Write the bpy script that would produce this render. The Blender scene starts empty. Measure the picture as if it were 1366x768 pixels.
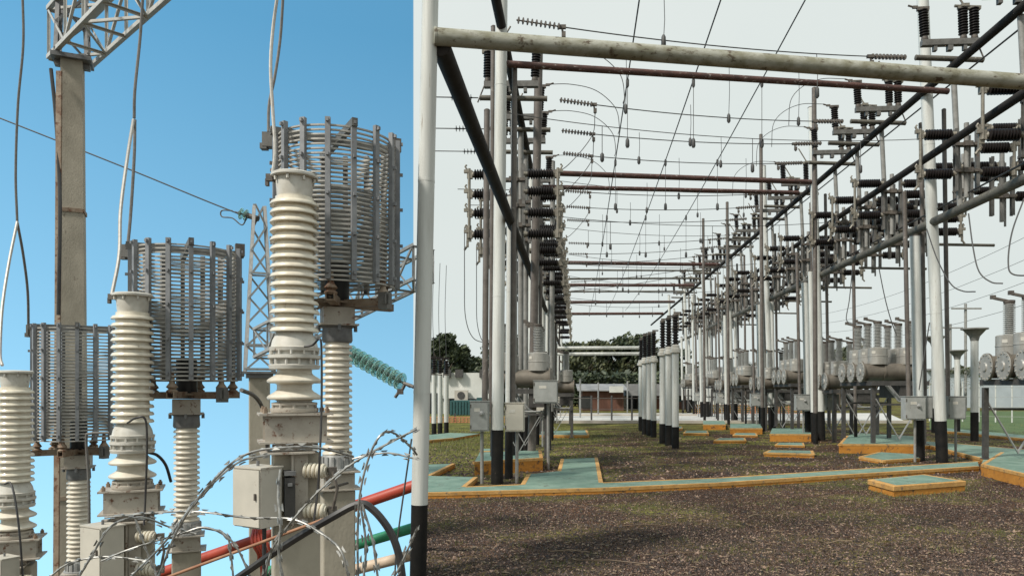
import bpy, math, random
import numpy as np
from mathutils import Vector, Matrix
random.seed(7); np.random.seed(7)
PI = math.pi
sc = bpy.context.scene
COL = sc.collection
CX, HY, F, EYE = 740.0, 520.0, 1000.0, 1.65      # principal column, horizon row, focal length in px of a 1366 px frame, eye height

def P(px, py, d):                                   # the point at depth d that is seen at that pixel
    return Vector(((px-CX)/F*d, d, EYE+(HY-py)/F*d))
def G(px, py, z=0.0):                               # the point of height z that is seen at that pixel
    d = (EYE-z)*F/(py-HY)
    return Vector(((px-CX)/F*d, d, z))
def A(c, y, z):                                     # yard axes: c metres right of the aisle line
    return Vector((c+.03*y, y, z))

# ------------------------------------------------------------------ materials
MATS = {}
def nodes(name):
    m = bpy.data.materials.new(name); m.use_nodes = True
    nt = m.node_tree
    return m, nt, nt.nodes['Principled BSDF']
def mat(name, c1, c2=None, rough=.6, metal=0., scale=6., rust=0., rustc=(.13,.055,.028), bump=.0, spec=.5, stretch=(1,1,1), coat=0., lo=.38, hi=.65, bscale=None, trans=0.):
    m, nt, b = nodes(name); L = nt.links; N = nt.nodes.new
    geo = N('ShaderNodeNewGeometry'); mp = N('ShaderNodeMapping'); mp.inputs['Scale'].default_value = stretch
    L.new(geo.outputs['Position'], mp.inputs['Vector'])
    n1 = N('ShaderNodeTexNoise'); n1.inputs['Scale'].default_value = scale; n1.inputs['Detail'].default_value = 6; n1.inputs['Roughness'].default_value = .62
    L.new(mp.outputs[0], n1.inputs['Vector'])
    r1 = N('ShaderNodeValToRGB'); e = r1.color_ramp.elements
    e[0].position = lo; e[0].color = (*c1,1); e[1].position = hi; e[1].color = (*(c2 or tuple(x*.8 for x in c1)),1)
    L.new(n1.outputs['Fac'], r1.inputs['Fac']); out = r1.outputs['Color']
    if rust > 0:
        n2 = N('ShaderNodeTexNoise'); n2.inputs['Scale'].default_value = scale*1.7; n2.inputs['Detail'].default_value = 8; n2.inputs['Roughness'].default_value = .7
        L.new(mp.outputs[0], n2.inputs['Vector'])
        r2 = N('ShaderNodeValToRGB'); e = r2.color_ramp.elements
        e[0].position = .66-rust*.3; e[0].color = (0,0,0,1); e[1].position = .74-rust*.3; e[1].color = (1,1,1,1)
        L.new(n2.outputs['Fac'], r2.inputs['Fac'])
        mx = N('ShaderNodeMixRGB'); L.new(r2.outputs['Color'], mx.inputs[0]); L.new(out, mx.inputs[1]); mx.inputs[2].default_value = (*rustc,1)
        out = mx.outputs[0]
    L.new(out, b.inputs['Base Color'])
    b.inputs['Roughness'].default_value = rough; b.inputs['Metallic'].default_value = metal
    b.inputs['Specular IOR Level'].default_value = spec; b.inputs['Coat Weight'].default_value = coat
    if trans: b.inputs['Transmission Weight'].default_value = trans
    if bump:
        n3 = N('ShaderNodeTexNoise'); n3.inputs['Scale'].default_value = bscale or scale*5; n3.inputs['Detail'].default_value = 5
        L.new(mp.outputs[0], n3.inputs['Vector'])
        bp = N('ShaderNodeBump'); bp.inputs['Strength'].default_value = bump; bp.inputs['Distance'].default_value = .02
        L.new(n3.outputs['Fac'], bp.inputs['Height']); L.new(bp.outputs[0], b.inputs['Normal'])
    MATS[name] = m
    return m
M = {}
M['porcelain'] = mat('cream_porcelain', (.72,.665,.545), (.60,.535,.43), rough=.26, scale=9, coat=.3, stretch=(1,1,.5), rust=.08, rustc=(.40,.33,.24))
M['porcelain_old'] = mat('dusty_porcelain', (.68,.63,.53), (.54,.48,.39), rough=.36, scale=7, coat=.1)
M['capwhite'] = mat('painted_cap', (.58,.56,.51), (.48,.45,.39), rough=.5, rust=.12, scale=9)
M['boxsteel'] = mat('rusty_painted_steel', (.44,.40,.34), (.36,.32,.27), rough=.6, rust=.34, scale=7, bump=.15)
M['galv'] = mat('galvanised_steel', (.36,.36,.35), (.27,.27,.265), rough=.55, metal=.25, scale=14, rust=.04)
M['galvlight'] = mat('pale_galvanised_steel', (.52,.51,.48), (.42,.41,.385), rough=.55, scale=14, rust=.05)
M['galvdark'] = mat('weathered_galvanised_steel', (.20,.20,.20), (.13,.13,.135), rough=.6, metal=.2, scale=10, rust=.1)
M['coilbar'] = mat('grey_coil_bar', (.24,.245,.255), (.17,.175,.185), rough=.6, metal=.1, scale=9, rust=.05)
M['coilturn'] = mat('aluminium_turn', (.46,.44,.40), (.34,.325,.30), rough=.6, metal=.15, scale=11, rust=.06)
M['rustbeam'] = mat('rusted_beam', (.30,.24,.18), (.20,.13,.085), rough=.75, rust=.42, scale=6, bump=.2)
M['black'] = mat('black_enamel', (.012,.013,.015), (.02,.02,.022), rough=.4)
M['concrete'] = mat('weathered_concrete', (.40,.36,.29), (.30,.27,.215), rough=.9, scale=3.2, bump=.15, stretch=(1,1,.6), bscale=45, rust=.1, rustc=(.16,.13,.10))
M['cabinet'] = mat('cabinet_paint', (.54,.50,.43), (.46,.43,.37), rough=.5, scale=3, rust=.03)
M['cable'] = mat('grey_cable', (.16,.15,.14), (.11,.10,.09), rough=.6, scale=30)
M['cablelight'] = mat('bare_aluminium_cable', (.42,.40,.37), (.33,.31,.28), rough=.5, metal=.3, scale=30)
M['cableblack'] = mat('black_cable', (.022,.02,.022), (.04,.037,.035), rough=.5)
M['razor'] = mat('razor_wire_steel', (.36,.355,.335), (.17,.165,.155), rough=.42, metal=.3, scale=24, rust=.1)
M['redpipe'] = mat('red_paint', (.42,.062,.035), (.34,.05,.03), rough=.45, scale=8)
M['rustrod'] = mat('rusty_rod_steel', (.36,.19,.11), (.26,.12,.07), rough=.8, scale=12)
M['greenpipe'] = mat('green_paint', (.03,.25,.12), (.03,.2,.1), rough=.45, scale=8)
M['creampipe'] = mat('cream_paint', (.56,.44,.33), (.48,.36,.26), rough=.55, scale=8)
M['glassins'] = mat('green_insulator_glass', (.60,.86,.80), (.50,.78,.72), rough=.05, scale=4, trans=.7)
M['whitepost'] = mat('white_post_paint', (.62,.63,.60), (.47,.47,.44), rough=.55, scale=2.2, stretch=(4,4,.35), rust=.13, rustc=(.27,.23,.18), bump=.06)
M['blackpaint'] = mat('black_post_paint', (.008,.008,.008), (.017,.015,.013), rough=.6, scale=6, spec=.2, rust=.06, rustc=(.06,.045,.035))
M['mosspipe'] = mat('mossy_pipe_paint', (.36,.355,.30), (.22,.21,.15), rough=.7, scale=5.0, rust=.32, rustc=(.085,.06,.035), bump=.1, stretch=(1,1,1.8), lo=.42, hi=.60)
M['rustpipe'] = mat('rust_brown_pipe', (.105,.048,.038), (.06,.032,.027), rough=.75, scale=7, rust=.27, rustc=(.38,.33,.30), bump=.2, stretch=(.7,.7,1.5))
M['darkpipe'] = mat('dark_weathered_pipe', (.030,.025,.022), (.02,.017,.015), rough=.8, scale=4, rust=.12, rustc=(.12,.09,.07), bump=.2, spec=.2)
M['greypipe'] = mat('grey_weathered_pipe', (.13,.12,.095), (.075,.066,.055), rough=.7, scale=5, rust=.14, rustc=(.30,.28,.23), bump=.2)
M['brownpole'] = mat('brown_conduit', (.15,.13,.115), (.10,.083,.072), rough=.65, scale=5, rust=.16, rustc=(.30,.27,.24))
M['greypole'] = mat('grey_conduit', (.27,.265,.25), (.19,.185,.17), rough=.6, scale=6, rust=.08)
M['blackins'] = mat('dark_glazed_insulator', (.012,.010,.010), (.020,.016,.015), rough=.42, scale=8, spec=.25)
M['greyins'] = mat('grey_bushing_glaze', (.42,.42,.40), (.33,.33,.31), rough=.3, scale=8)
M['channel'] = mat('channel_steel', (.155,.15,.14), (.095,.09,.082), rough=.6, metal=.15, scale=8, rust=.12)
M['blade'] = mat('switch_blade', (.24,.22,.18), (.15,.135,.11), rough=.55, metal=.2, scale=12, rust=.2)
M['clamp'] = mat('clamp_iron', (.07,.058,.05), (.14,.12,.10), rough=.6, scale=14)
M['tank'] = mat('tank_steel', (.38,.365,.335), (.28,.265,.235), rough=.4, metal=.2, scale=5, rust=.1, stretch=(1,1,.4))
M['tankdark'] = mat('tank_barrel_steel', (.18,.155,.125), (.11,.094,.075), rough=.42, metal=.2, scale=4, rust=.14, stretch=(1,1,.6))
M['framedark'] = mat('dark_frame_steel', (.045,.042,.04), (.075,.07,.065), rough=.6, scale=8)
M['boxgrey'] = mat('grey_box_paint', (.34,.345,.33), (.27,.275,.26), rough=.5, scale=5, rust=.05)
M['greenfloor'] = mat('green_walkway_paint', (.10,.175,.135), (.20,.285,.225), rough=.78, scale=2.6, rust=.25, rustc=(.085,.085,.065), bump=.2, lo=.32, hi=.7, bscale=40)
M['kerb'] = mat('orange_kerb_paint', (.50,.215,.03), (.40,.16,.022), rough=.8, scale=4, rust=.36, rustc=(.10,.06,.03), bump=.4)
M['kerbtop'] = mat('orange_edge_paint', (.55,.31,.10), (.42,.22,.06), rough=.8, scale=6, rust=.34, rustc=(.19,.14,.09), bump=.2)
M['bark'] = mat('bark', (.10,.08,.06), (.06,.048,.036), rough=.9, scale=5)
M['whitewall'] = mat('white_wall_paint', (.66,.66,.62), (.58,.58,.54), rough=.8, scale=1.2)
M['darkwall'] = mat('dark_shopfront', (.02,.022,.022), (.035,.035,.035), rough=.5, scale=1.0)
M['brownwall'] = mat('brown_sheet_wall', (.14,.062,.04), (.10,.045,.03), rough=.8, scale=1.4, stretch=(3,3,.2))
M['roof'] = mat('grey_sheet_roof', (.26,.26,.26), (.17,.17,.175), rough=.6, scale=1.3)
M['teal'] = mat('teal_sheet', (.03,.10,.10), (.02,.07,.075), rough=.6)
M['road'] = mat('pale_concrete_road', (.52,.51,.48), (.42,.41,.385), rough=.9, scale=.8)
M['pinkwall'] = mat('pink_low_wall', (.36,.17,.14), (.27,.13,.10), rough=.8, scale=1.2)
M['cream'] = mat('pale_low_wall', (.50,.46,.40), (.40,.36,.31), rough=.8, scale=1.2)
M['orangemesh'] = mat('orange_netting', (.55,.22,.12), (.45,.17,.09), rough=.8)
M['bluewall'] = mat('pale_blue_wall', (.42,.47,.50), (.36,.41,.44), rough=.7, scale=1)
M['wire'] = mat('dark_wire', (.05,.05,.05), (.07,.068,.065), rough=.6)

def leafmat(name, c1, c2, c3, mid=.5):
    m, nt, b = nodes(name); N = nt.nodes.new; L = nt.links
    g = N('ShaderNodeNewGeometry'); r = N('ShaderNodeValToRGB'); e = r.color_ramp.elements
    e[0].color = (*c1,1); e[0].position = .1; e[1].color = (*c3,1); e[1].position = .95
    k = e.new(mid); k.color = (*c2,1)
    L.new(g.outputs['Random Per Island'], r.inputs['Fac']); L.new(r.outputs['Color'], b.inputs['Base Color'])
    b.inputs['Roughness'].default_value = .6
    return m
M['leaf'] = leafmat('tree_leaves', (.016,.026,.012), (.032,.048,.02), (.07,.085,.038))
M['leaf2'] = leafmat('olive_leaves', (.025,.034,.014), (.05,.06,.024), (.10,.105,.045))
M['yleaf'] = leafmat('yellowing_leaves', (.10,.09,.03), (.22,.17,.03), (.30,.23,.06))
M['grass'] = leafmat('grass_blades', (.07,.09,.022), (.125,.14,.035), (.22,.19,.07))
M['straw'] = leafmat('dry_litter', (.07,.045,.028), (.15,.10,.06), (.30,.22,.14))
M['stone'] = leafmat('gravel_stones', (.014,.008,.005), (.064,.033,.021), (.26,.17,.12), .80)

def groundmat():
    m, nt, b = nodes('gravel_and_moss'); N = nt.nodes.new; L = nt.links
    g = N('ShaderNodeNewGeometry')
    v = N('ShaderNodeTexVoronoi'); v.inputs['Scale'].default_value = 26; L.new(g.outputs['Position'], v.inputs['Vector'])
    sx = N('ShaderNodeSeparateColor'); L.new(v.outputs['Color'], sx.inputs[0])
    r = N('ShaderNodeValToRGB'); e = r.color_ramp.elements
    e[0].color = (.022,.012,.008,1); e[0].position = .15; e[1].color = (.11,.066,.044,1); e[1].position = 1
    k = e.new(.6); k.color = (.060,.032,.019,1)
    L.new(sx.outputs[0], r.inputs['Fac'])
    # moss and grass patches
    n = N('ShaderNodeTexNoise'); n.inputs['Scale'].default_value = .55; n.inputs['Detail'].default_value = 7; n.inputs['Roughness'].default_value = .68
    L.new(g.outputs['Position'], n.inputs['Vector'])
    sp = N('ShaderNodeSeparateXYZ'); L.new(g.outputs['Position'], sp.inputs[0])
    mr = N('ShaderNodeMapRange'); L.new(sp.outputs['Y'], mr.inputs['Value'])
    mr.inputs['From Min'].default_value = 12; mr.inputs['From Max'].default_value = 34; mr.inputs['To Min'].default_value = 0; mr.inputs['To Max'].default_value = .10
    mrx = N('ShaderNodeMapRange'); L.new(sp.outputs['X'], mrx.inputs['Value'])
    mrx.inputs['From Min'].default_value = -2; mrx.inputs['From Max'].default_value = 2; mrx.inputs['To Min'].default_value = .15; mrx.inputs['To Max'].default_value = 0
    gt = N('ShaderNodeMath'); gt.operation = 'GREATER_THAN'; L.new(sp.outputs['Y'], gt.inputs[0]); gt.inputs[1].default_value = 13.5
    ml = N('ShaderNodeMath'); ml.operation = 'MULTIPLY'; L.new(gt.outputs[0], ml.inputs[0]); L.new(mrx.outputs[0], ml.inputs[1])
    ad = N('ShaderNodeMath'); L.new(n.outputs['Fac'], ad.inputs[0]); L.new(mr.outputs[0], ad.inputs[1])
    ad2 = N('ShaderNodeMath'); L.new(ad.outputs[0], ad2.inputs[0]); L.new(ml.outputs[0], ad2.inputs[1])
    r2 = N('ShaderNodeValToRGB'); e = r2.color_ramp.elements; e[0].position = .49; e[1].position = .64
    L.new(ad2.outputs[0], r2.inputs['Fac'])
    n4 = N('ShaderNodeTexNoise'); n4.inputs['Scale'].default_value = 9; n4.inputs['Detail'].default_value = 8; L.new(g.outputs['Position'], n4.inputs['Vector'])
    r4 = N('ShaderNodeValToRGB'); e = r4.color_ramp.elements; e[0].position = .35; e[0].color = (.075,.085,.02,1); e[1].position = .68; e[1].color = (.18,.19,.05,1)
    L.new(n4.outputs['Fac'], r4.inputs['Fac'])
    mx = N('ShaderNodeMixRGB'); L.new(r2.outputs['Color'], mx.inputs[0]); L.new(r.outputs['Color'], mx.inputs[1]); L.new(r4.outputs['Color'], mx.inputs[2])
    # broad tone
    n3 = N('ShaderNodeTexNoise'); n3.inputs['Scale'].default_value = .9; n3.inputs['Detail'].default_value = 4; L.new(g.outputs['Position'], n3.inputs['Vector'])
    r3 = N('ShaderNodeValToRGB'); e = r3.color_ramp.elements; e[0].position = .32; e[0].color = (.50,.47,.45,1); e[1].position = .68; e[1].color = (1.5,1.32,1.15,1)
    L.new(n3.outputs['Fac'], r3.inputs['Fac'])
    mm = N('ShaderNodeMixRGB'); mm.blend_type = 'MULTIPLY'; mm.inputs[0].default_value = 1; L.new(mx.outputs[0], mm.inputs[1]); L.new(r3.outputs['Color'], mm.inputs[2])
    L.new(mm.outputs[0], b.inputs['Base Color']); b.inputs['Roughness'].default_value = .95; b.inputs['Specular IOR Level'].default_value = .2
    bp = N('ShaderNodeBump'); bp.inputs['Strength'].default_value = .8; bp.inputs['Distance'].default_value = .03
    L.new(v.outputs['Distance'], bp.inputs['Height']); L.new(bp.outputs[0], b.inputs['Normal'])
    return m
M['ground'] = groundmat()
M['soil'] = mat('hillside_soil', (.09,.07,.045), (.06,.06,.03), rough=.95, scale=1.5, bump=.4)

# ------------------------------------------------------------------ mesh building
class MB:
    def __init__(s): s.v = []; s.f = []
    def add(s, vs, fs):
        o = len(s.v); s.v += [tuple(x) for x in vs]; s.f += [tuple(i+o for i in f) for f in fs]; return s
    def box(s, c, size, R=None):
        c = Vector(c); hx, hy, hz = size[0]/2, size[1]/2, size[2]/2
        pts = [Vector((x,y,z)) for x in (-hx,hx) for y in (-hy,hy) for z in (-hz,hz)]
        if R is not None: pts = [R @ p for p in pts]
        return s.add([c+p for p in pts], [(0,1,3,2),(4,6,7,5),(0,4,5,1),(2,3,7,6),(0,2,6,4),(1,5,7,3)])
    def bar(s, a, b, w, h, up=(0,0,1)):
        a = Vector(a); b = Vector(b); z = (b-a); L = z.length; z.normalize()
        up = Vector(up)
        if abs(z.dot(up)) > .97: up = Vector((0,1,0))
        x = z.cross(up).normalized(); y = x.cross(z).normalized()
        R = Matrix((x, z, y)).transposed()
        return s.box((a+b)/2, (w, L, h), R)
    def angle(s, a, b, w, t=.008, up=(0,0,1)):      # an L-section
        a = Vector(a); b = Vector(b); z = (b-a).normalized(); up = Vector(up)
        if abs(z.dot(up)) > .97: up = Vector((0,1,0))
        x = z.cross(up).normalized(); y = x.cross(z).normalized()
        s.bar(a, b, w, t, y); o = y*(w/2)+x*(w/2-t/2)
        return s.bar(a+o+y*.001, b+o+y*.001, t, w-t, y)
    def tube(s, pts, r, n=8, r2=None, cap=True):
        pts = [Vector(p) for p in pts]; m = len(pts); base = len(s.v)
        prev = None; vs = []
        for i, p in enumerate(pts):
            t = (pts[min(i+1,m-1)]-pts[max(i-1,0)]).normalized()
            if prev is None:
                u = Vector((0,0,1)) if abs(t.z) < .9 else Vector((1,0,0))
                x = t.cross(u).normalized()
            else:
                x = (prev - t*prev.dot(t)).normalized()
            prev = x; y = t.cross(x)
            rr = r if r2 is None else r+(r2-r)*i/max(1,m-1)
            for k in range(n):
                a = 2*PI*k/n; vs.append(p+x*(rr*math.cos(a))+y*(rr*math.sin(a)))
        fs = [(i*n+k, i*n+(k+1)%n, (i+1)*n+(k+1)%n, (i+1)*n+k) for i in range(m-1) for k in range(n)]
        if cap: fs += [tuple(range(n-1,-1,-1)), tuple((m-1)*n+k for k in range(n))]
        return s.add(vs, fs)
    def lathe(s, p, axis, prof, n=16):              # prof: (radius, distance along the axis)
        p = Vector(p); z = Vector(axis).normalized(); u = Vector((0,0,1)) if abs(z.z) < .9 else Vector((1,0,0))
        x = z.cross(u).normalized(); y = z.cross(x); m = len(prof); vs = []
        for r, h in prof:
            for k in range(n):
                a = 2*PI*k/n; vs.append(p+z*h+x*(r*math.cos(a))+y*(r*math.sin(a)))
        fs = [(i*n+k, i*n+(k+1)%n, (i+1)*n+(k+1)%n, (i+1)*n+k) for i in range(m-1) for k in range(n)]
        fs += [tuple(range(n-1,-1,-1)), tuple((m-1)*n+k for k in range(n))]
        return s.add(vs, fs)
    def ring(s, c, R, w, h, n=40, a0=0, a1=2*PI):   # flat hoop with a rectangular section
        c = Vector(c); full = abs(a1-a0-2*PI) < 1e-6; m = n if full else n+1; vs = []
        for i in range(m):
            a = a0+(a1-a0)*i/n
            for rr, zz in ((R-w/2,-h/2),(R+w/2,-h/2),(R+w/2,h/2),(R-w/2,h/2)):
                vs.append(c+Vector((rr*math.cos(a), rr*math.sin(a), zz)))
        fs = [(i*4+k, ((i+1)%m)*4+k, ((i+1)%m)*4+(k+1)%4, i*4+(k+1)%4) for i in range(n) for k in range(4)]
        return s.add(vs, fs)
    def poly(s, pts, z0, z1):                       # prism over a polygon given as (x, y)
        n = len(pts); vs = [(p[0],p[1],z0) for p in pts]+[(p[0],p[1],z1) for p in pts]
        return s.add(vs, [tuple(range(n-1,-1,-1)), tuple(range(n,2*n))]+[(i,(i+1)%n,n+(i+1)%n,n+i) for i in range(n)])
    def build(s, name, m, parent=None, smooth=True, origin=None):
        o3 = Vector((0,0,0))
        if parent is not None:
            q = parent
            while q is not None: o3 = o3+q.location; q = q.parent
        if origin is not None: o3 = Vector(origin)
        me = bpy.data.meshes.new(name)
        me.from_pydata([(v[0]-o3.x, v[1]-o3.y, v[2]-o3.z) for v in s.v], [], s.f)
        if smooth:
            me.polygons.foreach_set('use_smooth', [True]*len(me.polygons)); me.set_sharp_from_angle(angle=math.radians(38))
        me.materials.append(m if not isinstance(m, str) else M[m])
        o = bpy.data.objects.new(name, me); COL.objects.link(o)
        if parent is not None: o.parent = parent
        if origin is not None: o.location = o3
        return o
def tag(o, label, cat, group=None, kind=None):
    if label: o['label'] = label
    if cat: o['category'] = cat
    if group: o['group'] = group
    if kind: o['kind'] = kind
    return o
def thing(name, label, cat, loc=(0,0,0), group=None):
    o = bpy.data.objects.new(name, None); o.empty_display_size = .2; COL.objects.link(o); o.location = loc
    return tag(o, label, cat, group)
def structure(o): o['kind'] = 'structure'; return o
def dup(o, parent=None):
    c = o.copy(); COL.objects.link(c)
    if parent is not None: c.parent = parent
    for ch in list(o.children): dup(ch, c)
    return c
class Proto:                                        # the first placing moves the model itself, later ones copy it
    def __init__(s, root): s.root = root; s.used = False
    def put(s, loc, rz=0, sc_=1, label=None, group=None):
        o = dup(s.root) if s.used else s.root
        if not s.used: s.used = True
        o.location = loc; o.rotation_euler = (0,0,rz); o.scale = (sc_,)*3
        if label: o['label'] = label
        if group: o['group'] = group
        return o
def curve_pts(pts, n=10):                           # Catmull-Rom through points
    pts = [Vector(p) for p in pts]; q = [pts[0]*2-pts[1]]+pts+[pts[-1]*2-pts[-2]]; out = []
    for i in range(1, len(q)-2):
        for k in range(n):
            t = k/n; a,b,c,d = q[i-1],q[i],q[i+1],q[i+2]
            out.append(.5*((2*b)+(c-a)*t+(2*a-5*b+4*c-d)*t*t+(3*b-a-3*c+d)*t**3))
    out.append(pts[-1]); return out
def sheds(r_core, r_shed, h0, h1, count, thick=.42):
    pr = [(r_core, h0)]; p = (h1-h0)/count; r_core = r_core*.75+r_shed*.25
    for i in range(count):
        b = h0+i*p
        pr += [(r_core, b+p*.06), (r_shed*.80, b+p*.12), (r_shed*.84, b+p*.03), (r_shed*.96, b+p*.0), (r_shed, b+p*.08), (r_shed, b+p*.22), (r_shed*.975, b+p*.33), (r_core+(r_shed-r_core)*.72, b+p*(.06+thick)), (r_core+(r_shed-r_core)*.1, b+p*(.14+thick)), (r_core, b+p*.86)]
    pr.append((r_core, h1)); return pr
ORD = ['first','second','third','fourth','fifth','sixth','seventh','eighth','ninth','tenth','eleventh','twelfth','thirteenth','fourteenth','fifteenth','sixteenth','seventeenth','eighteenth','nineteenth','twentieth','twenty first','twenty second','twenty third','twenty fourth','twenty fifth','twenty sixth']

# ------------------------------------------------------------------ camera
cam = bpy.data.cameras.new('camera'); co = bpy.data.objects.new('camera', cam); COL.objects.link(co)
co.location = (0,0,EYE); co.rotation_euler = (PI/2,0,0)
cam.sensor_fit = 'HORIZONTAL'; cam.sensor_width = 36; cam.lens = 36*F/1366
cam.shift_x = (683-CX)/1366; cam.shift_y = (HY-384)/1366
cam.clip_start = .1; cam.clip_end = 3000
sc.camera = co

# ------------------------------------------------------------------ light and sky
SUN_EL, SUN_AZ = math.radians(46), math.radians(-128)     # azimuth from +Y towards +X: the sun is to the left and a little behind
sd = Vector((math.sin(SUN_AZ)*math.cos(SUN_EL), math.cos(SUN_AZ)*math.cos(SUN_EL), math.sin(SUN_EL)))
sun = bpy.data.lights.new('sun','SUN'); so = bpy.data.objects.new('sun', sun); COL.objects.link(so)
so.rotation_euler = sd.to_track_quat('Z','Y').to_euler(); sun.energy = 4.2; sun.angle = math.radians(7); sun.color = (1,.95,.86)
w = bpy.data.worlds.new('World'); sc.world = w; w.use_nodes = True
nt = w.node_tree; N = nt.nodes.new; L = nt.links; bg = nt.nodes['Background']
tc = N('ShaderNodeTexCoord'); sp = N('ShaderNodeSeparateXYZ'); L.new(tc.outputs['Generated'], sp.inputs[0])
def mth(op, a, b=None):
    n = N('ShaderNodeMath'); n.operation = op
    for i, x in enumerate((a,b)):
        if x is None: continue
        if isinstance(x, (int,float)): n.inputs[i].default_value = x
        else: L.new(x, n.inputs[i])
    return n.outputs[0]
# clear sky: Nishita, looked up between 24 and 70 degrees of elevation so that the haze band stays below the hill
sky = N('ShaderNodeTexSky'); sky.sky_type = 'NISHITA'; sky.sun_disc = False; sky.sun_elevation = SUN_EL; sky.sun_rotation = SUN_AZ
sky.air_density = 1.0; sky.dust_density = .3; sky.ozone_density = 2.5
zz = mth('ADD', mth('MULTIPLY', sp.outputs['Z'], .55), .52)
cb = N('ShaderNodeCombineXYZ'); L.new(sp.outputs['X'], cb.inputs[0]); L.new(sp.outputs['Y'], cb.inputs[1]); L.new(zz, cb.inputs[2])
L.new(cb.outputs[0], sky.inputs[0])
hs = N('ShaderNodeHueSaturation'); hs.inputs['Saturation'].default_value = 1.0; hs.inputs['Value'].default_value = 1.0; 
tn = N('ShaderNodeMixRGB'); tn.blend_type = 'MULTIPLY'; tn.inputs[0].default_value = 1; L.new(hs.outputs[0], tn.inputs[1]); 
hr = N('ShaderNodeMapRange'); L.new(sp.outputs['Z'], hr.inputs['Value']); hr.inputs['From Min'].default_value = -.15; hr.inputs['From Max'].default_value = .42
tg = N('ShaderNodeMixRGB'); L.new(hr.outputs[0], tg.inputs[0]); tg.inputs[1].default_value = (3.8,4.35,3.2,1); tg.inputs[2].default_value = (1.5,2.7,2.37,1); L.new(tg.outputs[0], tn.inputs[2])
L.new(sky.outputs[0], hs.inputs['Color'])
# cloud deck: pale, even, very slightly mottled
cn = N('ShaderNodeTexNoise'); cn.inputs['Scale'].default_value = 1.6; cn.inputs['Detail'].default_value = 4; L.new(tc.outputs['Generated'], cn.inputs['Vector'])
cr = N('ShaderNodeValToRGB'); e = cr.color_ramp.elements
OV = 7.6
e[0].position = .25; e[0].color = (.685,.755,.735,1); e[1].position = .75; e[1].color = (.765,.82,.80,1)
L.new(cn.outputs['Fac'], cr.inputs['Fac'])
ov = N('ShaderNodeMixRGB'); ov.blend_type = 'MULTIPLY'; ov.inputs[0].default_value = 1; L.new(cr.outputs['Color'], ov.inputs[1]); ov.inputs[2].default_value = (10,10,10,1)
# the edge of the cloud deck: blue to the left of one bearing, overcast to the right
edge = mth('SUBTRACT', sp.outputs['X'], mth('MULTIPLY', sp.outputs['Y'], (551.5-CX)/F))
st = N('ShaderNodeMapRange'); L.new(edge, st.inputs['Value']); st.inputs['From Min'].default_value = -.0006; st.inputs['From Max'].default_value = .0006
edge2 = mth('SUBTRACT', mth('MULTIPLY', sp.outputs['Y'], -1.0), mth('MULTIPLY', sp.outputs['X'], .12))      # clear patch ends left of the view; unseen overcast added to weaken blue light
st2 = N('ShaderNodeMapRange'); L.new(edge2, st2.inputs['Value']); st2.inputs['From Min'].default_value = -.25; st2.inputs['From Max'].default_value = .15
stm = mth('MAXIMUM', st.outputs[0], st2.outputs[0])
mix = N('ShaderNodeMixRGB'); L.new(stm, mix.inputs[0])
gd = N('ShaderNodeMapRange'); L.new(sp.outputs['Z'], gd.inputs['Value']); gd.inputs['From Min'].default_value = -.06; gd.inputs['From Max'].default_value = -.01; gd.inputs['To Min'].default_value = .12; gd.inputs['To Max'].default_value = 1
gm_ = N('ShaderNodeMixRGB'); gm_.blend_type = 'MULTIPLY'; gm_.inputs[0].default_value = 1; L.new(ov.outputs[0], gm_.inputs[1]); L.new(gd.outputs[0], gm_.inputs[2]); L.new(tn.outputs[0], mix.inputs[1]); L.new(gm_.outputs[0], mix.inputs[2])
L.new(mix.outputs[0], bg.inputs['Color']); bg.inputs['Strength'].default_value = .1
sc.view_settings.view_transform = 'Standard'; sc.view_settings.look = 'None'; sc.view_settings.exposure = 0; sc.view_settings.gamma = 1

# ------------------------------------------------------------------ terrain
EX = (552.0-CX)/F                                   # the yard's edge runs along this bearing
gm = MB(); Y0 = 3.0
gm.add([(-60,-40,0),(600,-40,0),(600,Y0,0),(EX*Y0,Y0,0),(-60,Y0,0),(600,900,0),(EX*900,900,0)], [(0,1,2,3,4),(3,2,5,6)])
structure(gm.build('ground', 'ground', smooth=False))
def hz(x, y): return -.3*(y-Y0)-.02*max(0,-x-2)
hm = MB(); ys = [3,4,5,6,8,10,13,17,22,30,42,60,90]; us = [0,.08,.2,.4,.7,1.1,1.7]
for y in ys:
    for u in us:
        x = EX*y-u*y*1.2-(u>0)*2*u
        hm.v.append((x, y, hz(x,y)+random.uniform(-.05,.05)*(u>0)*min(1,(y-3))))
nu = len(us)
for i in range(len(ys)-1):
    for k in range(nu-1): hm.f.append((i*nu+k, (i+1)*nu+k, (i+1)*nu+k+1, i*nu+k+1))
structure(hm.build('hillside', 'soil'))
rw = MB()
for i in range(len(ys)-1):
    y0, y1 = ys[i], ys[i+1]
    rw.add([(EX*y0,y0,-.002),(EX*y1,y1,-.002),(EX*y1,y1,hz(EX*y1,y1)-.3),(EX*y0,y0,hz(EX*y0,y0)-.3),
            (EX*y0+.2,y0,-.002),(EX*y1+.2,y1,-.002),(EX*y1+.2,y1,hz(EX*y1,y1)-.3),(EX*y0+.2,y0,hz(EX*y0,y0)-.3)], [(0,1,2,3),(4,7,6,5),(0,4,5,1)])
tag(rw.build('retaining_wall', 'concrete', smooth=False), 'concrete retaining wall along the left edge of the gravel yard', 'wall', kind='structure')

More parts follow.
